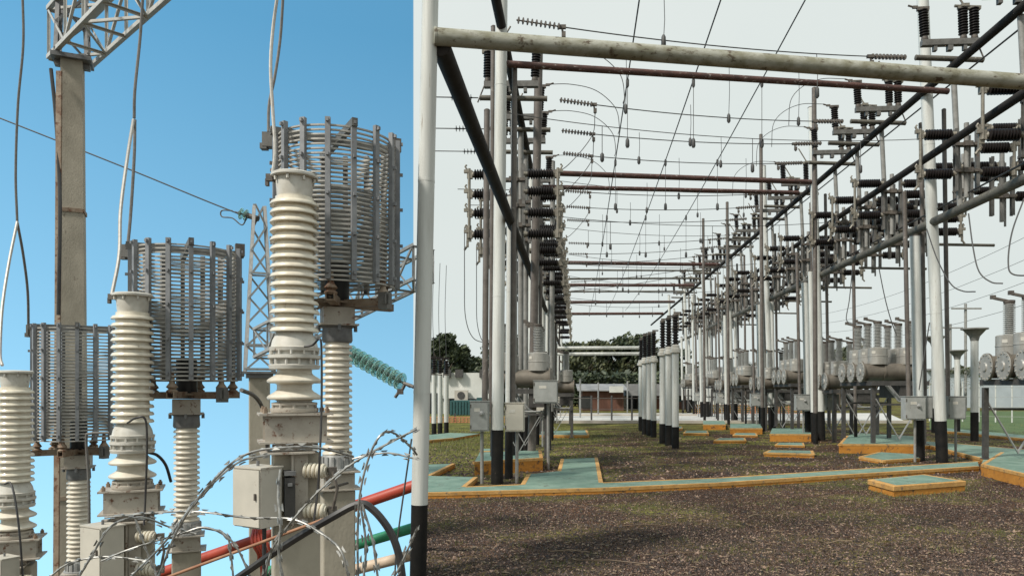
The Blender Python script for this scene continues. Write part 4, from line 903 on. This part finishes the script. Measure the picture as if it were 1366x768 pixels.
for i,(dl,dr,zl_,zr_) in enumerate(((14.5,17.2,7.0,7.4),(21,24,6.6,7.0),(26,29,9.0,9.3),(30,33,6.8,7.2),(33,37,8.9,9.3),(38,43,7.0,7.3),(41,46,9.2,9.4),(46,52,7.4,7.8),(50,57,9.4,9.5),(58,64,8.4,8.8))):
    a = A(CL,dl,zl_); c = A(CR,dr,zr_)
    t = thing('span_wire','%s fine slack wire between the two rows below the strung wires, counted from the front'%ORD[i],'wire',a,'fine slack wires between the two rows')
    f_ = lambda q: a.lerp(c,q)-Vector((0,0,.22*4*q*(1-q)))
    b = MB(); b.tube([f_(k/14) for k in range(15)],.006+.00018*dl,5); b.build('conductor','wire',t)
    for q in (.2+.05*(i%4),.55+.04*(i%3),.83):
        p = f_(q); b = MB(); b.tube([p,p-Vector((0,0,.6+.1*(i%4)))],.006+.00012*dl,5); b.lathe(p-Vector((0,0,.62+.1*(i%4))),(0,0,1),[(.02,-.1),(.04,-.07),(.04,.05),(.02,.08)],8); b.build('dropper','wire',t)
# wires along the aisle with hanging droppers
for i,(px0,px1,y1,dd) in enumerate(((853,810,260,26),(962,848,322,34),(1075,880,330,34))):
    a0 = P(px0,0,13); z = a0.z; k = (px0-770)/F*13/1; X = (px0-770)/1000*13.0
    a = A(X,11,z+.1); c = A(X,62,z-.2)
    t = thing('aisle_wire',('left','middle','right')[i]+' one of three overhead wires running down the aisle','wire',a,'overhead wires along the aisle')
    b = MB(); b.tube([a.lerp(c,f/12)-Vector((0,0,.5*4*(f/12)*(1-f/12))) for f in range(13)],.014,6); b.build('conductor','wire',t)
    for q,ln in ((.10,1.35),(.2,1.3),(.32,1.4),(.5,1.4)):
        p = a.lerp(c,q)-Vector((0,0,.5*4*q*(1-q))); b = MB(); b.tube([p,p-Vector((0,0,ln))],.007,5); b.lathe(p-Vector((0,0,.0)),(0,0,1),[(.02,-.16),(.035,-.12),(.035,.0),(.02,.04)],8); b.lathe(p-Vector((0,0,ln)),(0,0,1),[(.03,-.1),(.045,-.06),(.04,.06),(.02,.1)],8); b.build('dropper','wire',t)

# ------------------------------------------------------------------ circuit breakers
def make_breaker():
    t = thing('circuit_breaker','-','circuit breaker',(0,0,0),'three tank circuit breakers on dark frames'); H = 1.92
    for k in range(3):
        y = .70*(k-1); b = MB(); b.lathe((-.85,y,H),(1,0,0),[(.25,0),(.285,.005),(.285,.035),(.23,.04),(.23,.55),(.245,.56),(.245,.60),(.23,.61),(.23,1.56),(.285,1.565),(.285,1.60),(.25,1.605)],28); tk = b.build('tank','tankdark',t)
        b = MB(); b.lathe((-.853,y,H),(-1,0,0),[(.28,0),(.28,.02),(.10,.026),(.08,.05)],28)
        for q in range(14): an = 2*PI*q/14; b.lathe((-.86,y+.25*math.cos(an),H+.25*math.sin(an)),(-1,0,0),[(.02,0),(.02,.03)],6)
        b.build('end_plate','tank',tk)
        for x in (-.40,.44):
            b = MB(); b.lathe((x,y,H+.19),(0,0,1),[(.235,0),(.25,.01),(.25,.22),(.258,.225),(.258,.245),(.25,.25),(.25,.44),(.22,.46)],26); tu = b.build('turret','tank',t)
            b = MB(); b.box((x-.175,y-.178,H+.52),(.10,.006,.07),rotz(-PI/4)); b.build('blank_plate','capwhite',tu,smooth=False)
            b = MB(); rib(b,(x,y,H+.65),(0,0,1),.64,.115,16,18); b.build('bushing','greyins',t)
            b = MB(); b.lathe((x,y,H+1.29),(0,0,1),[(.10,0),(.11,.02),(.11,.07),(.05,.08)],14); b.bar((x,y,H+1.34),(x-.30,y,H+1.41),.06,.05); b.box((x-.32,y,H+1.43),(.09,.07,.08)); b.build('terminal','clamp',t)
    b = MB()
    for y in (-1.15,1.15): b.bar((-.7,y,H-.31),(.7,y,H-.31),.10,.12)
    for x in (-.7,.7): b.bar((x,-1.2,H-.31),(x,1.2,H-.31),.10,.118)
    b.box((.45,.0,H-.54),(.5,1.4,.34)); 
    b.build('top_frame','framedark',t,smooth=False)
    for x in (-.66,.66):
        for y in (-1.1,1.1): b = MB(); b.angle((x,y,0),(x,y,H-.42),.10,.012); b.box((x,y,.01),(.18,.18,.02)); b.build('leg','framedark',t,smooth=False)
    for y in (-1.13,1.13):
        b = MB(); b.bar((-.62,y,1.2),(.0,y,.12),.06,.02); b.build('brace','galv',t,smooth=False); b = MB(); b.bar((.62,y+.03,1.2),(.0,y+.03,.14),.06,.02); b.build('brace','galv',t,smooth=False)
    for k in range(3): b = MB(); y = -1.0+.12*k; b.tube(curve_pts([(-.3+.1*k,y,H-.38),(-.05+.1*k,y,H-.68),(.1+.1*k,y,H-.80),(.7,y,H-.80-.03*k)],6),.022,8); b.build('conduit','galv',t)
    b = MB(); b.bar((-.66,-1.13,1.05),(.66,-1.13,1.05),.05,.05); b.build('rail','framedark',t,smooth=False); b = MB(); b.bar((-.66,1.13,1.05),(.66,1.13,1.05),.05,.05); b.build('rail','framedark',t,smooth=False)
    return Proto(t)
brk = make_breaker()
for d,c,lab,z,rz in ((14.6,9.2,'three tank breaker cut by the right edge of the view, nearest',.2,-.05),(20.9,8.5,'second three tank breaker of the right row, on its orange pad beside the switch boxes',.22,-.0),(28.2,8.45,'third three tank breaker of the right row',.22,0),(24.6,8.75,'three tank breaker squeezed between the second and third of the right row',.0,0),(31.6,8.35,'three tank breaker squeezed between the third and fourth of the right row',.0,0),(39,8.2,'three tank breaker squeezed between the fourth and fifth of the right row',.0,0),(35.2,8.2,'fourth three tank breaker of the right row',.2,0),
                (43,8.2,'fifth three tank breaker of the right row',.2,0),(52,8.2,'farthest three tank breaker of the right row',.2,0),(16.7,-1.22,'three tank breaker behind the nearest posts of the left row',.24,0),(25.5,-.75,'second three tank breaker of the left row',.1,0),(35,-.9,'farthest three tank breaker of the left row',.1,0)):
    brk.put(A(c,d,z), YAW+rz, .86 if 'left row' in lab else 1.0, lab)
box_on_legs('mottled grey cabinet on a leg at the right of the left breaker',G(728,626)+Vector((0,.0,0)),.50,.32,.46,1.38,group=None,handle=False)
for px,py,lab in ((1338,594,'switch box on the post beside the nearest right breaker'),(1296,590,'small switch box on the cone headed post')):
    pass
# bushing leads on the right
for i,pts in enumerate(([P(1292,285,14.2),P(1298,330,14.0),P(1306,362,13.8),P(1322,376,13.6),P(1338,378,13.5)],[P(1236,305,16),P(1250,345,15.6),P(1268,378,15.2),P(1284,388,15),P(1301,389,14.7)],[P(1366,265,13),P(1350,310,12.9),P(1345,350,12.8),P(1352,366,12.7),P(1385,367,12.6)],
                     [P(1137,360,20.5),P(1133,400,20.5),P(1129,425,20.4),P(1136,431,20.2),P(1151,432,20)],[P(1172,355,20),P(1180,395,20),P(1188,425,20),P(1196,447,20)],[P(1240,430,17),P(1232,480,17),P(1226,520,17)])):
    jumper('%s curved lead dropping to the right breakers, counted from the right edge'%ORD[i],pts,.013,'bushing leads of the right breakers')

# ------------------------------------------------------------------ black topped post insulators in the aisle
def make_pi():
    t = thing('post_insulator','-','insulator post',(0,0,0),'white posts with black insulators in the aisle')
    b = MB(); b.tube([(0,0,-.03),(0,0,.62)],.108,16); b.build('black_foot','blackpaint',t)
    b = MB(); b.tube([(0,0,.62),(0,0,2.75)],.10,16); b.build('shaft','whitepost',t)
    b = MB(); b.lathe((0,0,2.75),(0,0,1),[(.11,0),(.16,.02),(.16,.12),(.12,.14),(.12,.22),(.08,.25)],16); b.build('head','capwhite',t)
    b = MB(); rib(b,(0,0,2.98),(0,0,1),.85,.095,10,14); b.build('insulator','blackins',t)
    b = MB(); b.lathe((0,0,3.82),(0,0,1),[(.08,0),(.09,.05),(.04,.08)],12); b.box((.06,0,3.92),(.22,.05,.05)); b.build('terminal','clamp',t); return Proto(t)
pi_ = make_pi()
for px,py,lab in ((901,597.5,'nearest black topped white post in the aisle group'),(892,594,'middle black topped white post of the nearer aisle group'),(884,591,'farthest black topped white post of the nearer aisle group'),
                  (872,583,'nearest black topped post of the far aisle group'),(866,581,'middle black topped post of the far aisle group'),(860,579.5,'farthest black topped post of the far aisle group'),(855,575,'lone black topped post behind the far aisle group')):
    pi_.put(G(px,py),0,.98 if py > 588 else .95,lab)
for px,py,lab in ((579,581,'left one of three slim white posts before the white building'),(587,580,'middle one of three slim white posts before the white building'),(595.5,579,'right one of three slim white posts before the white building')):
    p = G(px,py); post(lab,p,p+Vector((0,0,2.2)),.085,.45,'slim white posts at the far left'); 
    b = MB(); rib(b,p+Vector((0,0,2.25)),(0,0,1),.5,.09,6); b.box(p+Vector((0,0,2.82)),(.2,.1,.08)); tag(b.build('post_top_insulator','blackins',origin=p+Vector((0,0,2.25))),'dark insulator on the '+lab.split(' before')[0].replace('one of three slim','slim')+' at the far left','insulator','insulators on the slim white posts')
    jumper('thin wire rising from the '+lab.split(' one')[0]+' slim post at the far left',[p+Vector((0,0,2.8)),p+Vector((-.05,0,4.5)),p+Vector((0,0,6.3))],.01,'thin wires above the slim white posts')

# ------------------------------------------------------------------ background: buildings, fences, trees
def bld(name,label,x0,x1,y0,y1,d,dep,m='whitewall',cat='building',group=None):
    a = P(x0,y1,d); c = P(x1,y1,d); zt = EYE+(HY-y0)/F*d; t = thing(name,label,cat,((a.x+c.x)/2,d,0),group)
    b = MB(); b.box(((a.x+c.x)/2,d+dep/2,zt/2-.02),(c.x-a.x,dep,zt+.04)); b.build('wall',m,t,smooth=False); return t,a.x,c.x,zt
t,xa,xc,zt = bld('white_building','long white flat roofed building behind the left row',EX*1000+CX+4,660,497,560,52,8)
b = MB(); b.box(((xa+xc)/2,52-.06,zt-.9-.9),((xc-xa)*.98,.10,.04)); b.build('string_course','roof',t,smooth=False)
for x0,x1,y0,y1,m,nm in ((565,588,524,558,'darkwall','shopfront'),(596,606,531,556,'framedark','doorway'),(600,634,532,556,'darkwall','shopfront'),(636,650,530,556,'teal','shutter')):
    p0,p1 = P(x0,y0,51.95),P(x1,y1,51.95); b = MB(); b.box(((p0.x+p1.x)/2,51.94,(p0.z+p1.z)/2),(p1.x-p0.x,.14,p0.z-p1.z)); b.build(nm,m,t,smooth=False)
for x in (575,597,613,645): p = P(x,498,52); b = MB(); b.box((p.x,51.8,p.z+.0),(.5,.4,.55)); b.build('roof_vent','framedark',t,smooth=False)
p = P(616,527,51.9); b = MB(); b.box((p.x,51.7,p.z),(.9,.4,.7)); au = b.build('air_conditioner','cream',t,smooth=False); b = MB(); b.lathe((p.x,51.5,p.z),(0,-1,0),[(.26,0),(.26,.03)],16); b.build('fan_grille','framedark',au)
t,xa,xc,zt = bld('teal_container','dark teal container in front of the white building',600,640,534,556,49,2.2,'teal','container')
b = MB(); 
for k in range(10): b.box((xa+(xc-xa)*(k+.5)/10,48.98,zt/2),(.08,.06,zt*.9))
b.build('ribs','teal',t,smooth=False)
tag(bld('low_wall','low pink wall before the white building',553,670,559,570,46,.25,'pinkwall','wall')[0],None,None)
tag(bld('low_wall','pale strip of wall below the pink wall at the far left',553,668,566,572,44,.25,'cream','wall')[0],None,None)
def netting(label,x0,x1,y0,y1,d):
    t = thing('netting_fence',label,'fence',P((x0+x1)/2,y1,d)); a,c = P(x0,y0,d),P(x1,y1,d); b = MB(); n = 26
    for k in range(n+1): x = a.x+(c.x-a.x)*k/n; b.box((x,d,(a.z+c.z)/2),(.035,.02,a.z-c.z))
    for k in range(7): z = c.z+(a.z-c.z)*k/6; b.box(((a.x+c.x)/2,d+.03,z),(c.x-a.x,.02,.035))
    b.build('net','orangemesh',t,smooth=False); b = MB()
    for k in range(4): x = a.x+(c.x-a.x)*k/3; b.box((x,d+.08,a.z/2+.1),(.07,.06,a.z+.2))
    b.build('stakes','framedark',t,smooth=False)
netting('orange netting fence before the white building at the far left',565,690,556,570,38)
netting('orange netting fence behind the breakers of the right row',925,1090,540,556,52)
t,xa,xc,zt = bld('brown_shed','brown sheet shed with grey roof at the end of the aisle',777,832,520.5,551,60,4,'brownwall','shed')
b = MB(); b.add([(xa-.4,59.6,zt-.05),(xc+.4,59.6,zt-.05),(xc+.4,65,zt+.5),(xa-.4,65,zt+.5),(xa-.4,59.6,zt+.02),(xc+.4,59.6,zt+.02),(xc+.4,65,zt+.57),(xa-.4,65,zt+.57)],[(0,1,2,3),(4,7,6,5),(0,4,5,1),(1,5,6,2),(2,6,7,3),(3,7,4,0)]); b.build('roof','roof',t,smooth=False)
b = MB(); p = P(822,519,59.5); b.box((p.x,59.4,p.z),(1.1,.2,.5)); b.build('pale_panel','whitewall',t,smooth=False)
b = MB(); b.box((xa+(xc-xa)*.05,59.96,zt*.42),((xc-xa)*.3,.12,zt*.6)); b.build('tarpaulin','darkwall',t,smooth=False)
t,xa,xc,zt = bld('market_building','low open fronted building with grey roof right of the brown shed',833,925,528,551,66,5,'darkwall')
b = MB(); b.box(((xa+xc)/2,67,zt+.55),((xc-xa)*1.03,7,1.0)); b.build('roof','roof',t,smooth=False)
for k in range(6): x = xa+(xc-xa)*k/5; b = MB(); b.box((x,65.7,zt/2),(.25,.25,zt)); b.build('column','cream',t,smooth=False)
random.seed(3)
for k in range(9):
    x = xa+(xc-xa)*random.uniform(.05,.95); hgt = random.uniform(.6,1.3); b = MB(); y = 64.6+random.uniform(-.5,.5)
    b.box((x,y,hgt*.35),(random.uniform(.6,1.2),.6,hgt*.7)); b.box((x+.1,y+.05,hgt*.85),(.5,.4,hgt*.3)); tag(b.build('crate_stack',['cream','orangemesh','teal','brownwall','yleaf'][k%5],origin=(x,y,0),smooth=False),'%s small stack of goods before the low open fronted building, counted from the left'%ORD[k],'crates','goods before the market building')
rd = MB(); a = G(690,564); c = G(1000,564); rd.add([(a.x,a.y,.006),(c.x+8,a.y,.006),(c.x+14,a.y+16,.006),(a.x-1,a.y+16,.006)],[(0,1,2,3)]); structure(rd.build('road','road',smooth=False))
rk = MB(); rk.box(((a.x+c.x+8)/2,a.y-.15,.06),(c.x+8-a.x,.25,.16)); structure(rk.build('kerb','cream',smooth=False))
t,xa,xc,zt = bld('low_wall','pale low concrete wall along the far road beyond the aisle',735,930,552,563,48,.2,'cream','wall')
t,xa,xc,zt = bld('boundary_wall','pale blue boundary wall at the right edge behind the breakers',1235,1420,494,530,70,.4,'bluewall','wall')
b = MB(); b.box(((xa+xc)/2,69.9,zt+.08),(xc-xa,.6,.16)); b.build('coping','roof',t,smooth=False)
t,xa,xc,zt = bld('long_building','pale low building far behind the right row of breakers',935,1130,497,545,85,6,'whitewall')
b = MB(); b.box(((xa+xc)/2,87,zt+.3),((xc-xa)*1.02,8,.6)); b.build('roof','roof',t,smooth=False)
for k in range(7): x = xa+(xc-xa)*(k+.5)/7; b = MB(); b.box((x,84.95,zt*.5),(1.4,.16,zt*.5)); b.build('window','darkwall',t,smooth=False)
# white wire fence on the right background
t = thing('wire_fence','white wire fence with slim posts across the right background','fence',P(1320,540,40)); 
for k in range(9): p = P(1240+k*22,520,40-.4*k); b = MB(); b.tube([(p.x,p.y,-.05),(p.x,p.y,2.1)],.035,8); b.build('fence_post','whitepost',t)
b = MB()
for z in (.3,.8,1.3,1.8,2.05): b.tube([(P(1240,520,40).x,40,z),(P(1240+8*22,520,36.8).x,36.8,z)],.008,5)
b.build('wires','galv',t)
t = thing('wire_fence','low fence with dark posts before the far road','fence',P(800,560,41))
for k in range(7): p = P(735+k*27,560,41); b = MB(); b.tube([(p.x,41,-.05),(p.x,41,1.35)],.05,8); b.build('fence_post','framedark',t)
b = MB(); b.tube([(P(735,560,41).x,41,1.2),(P(897,560,41).x,41,1.2)],.02,6); b.tube([(P(735,560,41).x,41,.6),(P(897,560,41).x,41,.6)],.012,6); b.build('wires','clamp',t)
lm = MB(); rd2 = G(1260,575)
gl = MB(); p = [G(1240,573),G(1420,586),G(1420,548),G(1240,548)]; gl.add([(q.x,q.y,.005) for q in p],[(0,1,2,3)]); M['lawn'] = mat('lawn', (.045,.085,.022),(.075,.115,.035),rough=.95,scale=1.5,bump=.4); go = gl.build('lawn','lawn',smooth=False); go['kind'] = 'structure'
# street lamps and distant poles with crossarms
for px,yt,d,lab in ((798,510,50,'thin dark pole beside the brown shed'),(837,508,55,'thin pole at the right side of the brown shed'),(774,505,45,'thin pale pole left of the brown shed')):
    p = P(px,520,d); post(lab,(p.x,d,0),(p.x,d,EYE+(HY-yt)/F*d),.05,0,'thin poles at the end of the aisle','thin_pole','galv',8)
for px,yt,d,lab in ((1288,405,60,'distant utility pole with crossarm above the cone headed post'),(1268,432,75,'smaller distant utility pole left of the cone headed post')):
    p = P(px,520,d); t = thing('utility_pole',lab,'pole',(p.x,d,0),'distant utility poles'); zt = EYE+(HY-yt)/F*d; b = MB(); b.tube([(p.x,d,-.05),(p.x,d,zt)],.11,8); b.build('shaft','greypole',t); b = MB(); b.box((p.x,d-.12,zt-.4),(2.4,.1,.12)); b.build('crossarm','greypole',t)
for k in range(4):
    a = P(1400,300+k*32,60); c = P(1090,420+k*12,110)
    tag(MB().tube([a.lerp(c,f/8)-Vector((0,0,2.2*4*(f/8)*(1-f/8)*.5)) for f in range(9)],.02,5).build('power_line','wire',origin=a),'%s of the faint far power lines at the right, counted from the top'%ORD[k],'wire','faint far power lines at the right')

def tree(label, px, ytop, d, width, m='leaf', nleaf=2600, lobes=9, name='broadleaf_tree', group='trees beyond the yard', ls=.32, low=.25):
    p = P(px,520,d); H = EYE+(HY-ytop)/F*d; W = width*d/F/2; t = thing(name,label,'tree',(p.x,d,0),group)
    b = MB(); b.tube(curve_pts([(p.x,d,-.1),(p.x+.15,d,H*.25),(p.x-.1,d,H*.5),(p.x+.1,d,H*.8)],4),.28,9,.06)
    br_ = []
    for k in range(6):
        a = random.uniform(0,2*PI); z0 = H*random.uniform(.3,.55); e = Vector((p.x+math.cos(a)*W*.7,d+math.sin(a)*W*.6,z0+H*.25)); b.tube(curve_pts([(p.x,d,z0),((p.x+e.x)/2,(d+e.y)/2,z0+H*.08),e],4),.10,6,.03)
    b.build('trunk','bark',t)
    cs = []
    for k in range(lobes):
        a = random.uniform(0,2*PI); rr = W*math.sqrt(random.random())*.72; z = H*random.uniform(low+.12,.9); kk = 1-.55*abs(z/H-.55)
        cs.append((Vector((p.x+math.cos(a)*rr*kk,d+math.sin(a)*rr*kk,z)), random.uniform(.28,.5)*W, random.uniform(.10,.16)*H))
    cs.append((Vector((p.x,d,H*.88)),W*.4,H*.12))
    v,f = [],[]
    for k in range(nleaf):
        c,rw_,rh = random.choice(cs)
        q = Vector((random.gauss(0,1),random.gauss(0,1),random.gauss(0,1))).normalized()*(random.random()**.33)*random.uniform(.8,1.12)
        q = c+Vector((q.x*rw_,q.y*rw_,q.z*rh)); s = ls*random.uniform(.6,1.35)
        ax = Vector((random.gauss(0,1),random.gauss(0,1),random.gauss(0,.8))).normalized(); u = ax.orthogonal().normalized(); w_ = ax.cross(u)
        o = len(v); v += [q-u*s*.9, q+w_*s*.4, q+u*s*.9, q-w_*s*.45]; f.append((o,o+1,o+2,o+3))
    mb = MB(); mb.v = [tuple(x) for x in v]; mb.f = f; mb.build('crown',m,t,smooth=False)
    return t
random.seed(11)
spots = [(592,444,75,50,'leaf','dark bushy tree over the white building at the far left'),(618,460,78,44,'leaf','dark tree right of the tallest one over the white building'),(633,476,84,50,'leaf','lower dark tree close to the left post row'),(672,450,85,75,'leaf','dark tree behind the nearest left posts'),(700,450,88,70,'leaf','dark tree behind the left breaker'),
         (735,458,86,60,'leaf2','dark tree behind the farthest left posts'),(768,456,88,75,'leaf2','tree left over the brown shed'),(800,455,90,80,'leaf2','tree straight above the brown shed'),(832,447,92,80,'leaf','tallest tree at the end of the aisle'),(862,445,94,70,'leaf2','tree behind the far aisle posts'),(888,462,96,60,'leaf','tree right of the far aisle posts'),(915,488,98,60,'leaf','low tree left of the distant right row'),(952,494,100,60,'leaf','low tree behind the fifth right breaker'),
         (1000,492,95,60,'leaf','low tree behind the fourth right breaker'),(1130,462,80,50,'leaf2','olive tree behind the bushings of the second right breaker'),(1165,472,82,55,'leaf2','rounded tree behind the second right breaker'),(1205,490,84,60,'leaf','low tree behind the right switch boxes'),(1280,488,80,50,'leaf2','low tree over the pale blue wall'),(1350,500,82,60,'leaf','low tree over the pale blue wall at the right edge')]
for px,yt,d,wd,m,lab in spots: tree(lab,px,yt,d,wd*1.15 if d > 80 else wd,m,4200,15)
tree('yellowing small tree between the bushings of the second right breaker',1146,458,70,18,'yleaf',500,5,'small_tree',None)
for k,(px,w_) in enumerate(((650,.9),(720,.9),(790,1.2),(850,1.0))):
    p = P(px,520,72); t = thing('shrub','dark undergrowth shrub %s'%('behind the white building','behind the left breaker','behind the brown shed','behind the far aisle posts')[k],'shrub',(p.x,76,0),'dark shrubs under the trees'); v,f = [],[]
    for q in range(3500):
        a = random.uniform(-6,6); c = Vector((p.x+a, 77+random.uniform(-1.5,1.5), 3.6*math.sqrt(random.random())*random.uniform(.5,1))); s = random.uniform(.18,.4); u = Vector((random.gauss(0,1),random.gauss(0,1),random.gauss(0,1))).normalized(); w2 = u.orthogonal().normalized()
        o = len(v); v += [c-u*s,c+w2*s*.5,c+u*s,c-w2*s*.5]; f.append((o,o+1,o+2,o+3))
    mb = MB(); mb.v = [tuple(x) for x in v]; mb.f = f; mb.build('foliage','leaf',t,smooth=False)
    b = MB(); [b.tube([(p.x+q,77,-.05),(p.x+q*1.05,77.1,2.2)],.06,6) for q in (-3,-1,1,3)]; b.build('stems','bark',t)
def palm(label,px,yt,d):
    p = P(px,520,d); H = EYE+(HY-yt)/F*d; t = thing('palm_tree',label,'palm tree',(p.x,d,0),'palms beyond the breakers'); b = MB(); b.tube([(p.x,d,-.05),(p.x+.1,d,H*.5),(p.x,d,H*.86)],.2,8,.13); b.build('trunk','bark',t)
    v,f = [],[]
    for k in range(16):
        a = 2*PI*k/16+random.uniform(-.15,.15); dr = Vector((math.cos(a),math.sin(a),0)); el = random.uniform(.1,1.1); sd_ = Vector((-dr.y,dr.x,0))
        for j in range(12):
            s = j/11; c = Vector((p.x,d,H*.86))+dr*(2.2*s*math.cos(el*.6))+Vector((0,0,2.0*s*math.sin(el)-1.9*s*s)); wd = .45*math.sin(PI*min(1,s*.9+.12))
            for sg in (-1,1):
                o = len(v); v += [c, c+dr*.14, c+sd_*sg*wd+dr*.22-Vector((0,0,.18))]; f.append((o,o+1,o+2))
    mb = MB(); mb.v = [tuple(x) for x in v]; mb.f = f; mb.build('fronds','leaf2',t,smooth=False)
palm('palm tree behind the second right breaker',1118,462,60); palm('palm tree left of the cone headed posts',1278,488,58); palm('palm tree behind the fourth right breaker',1003,478,70)
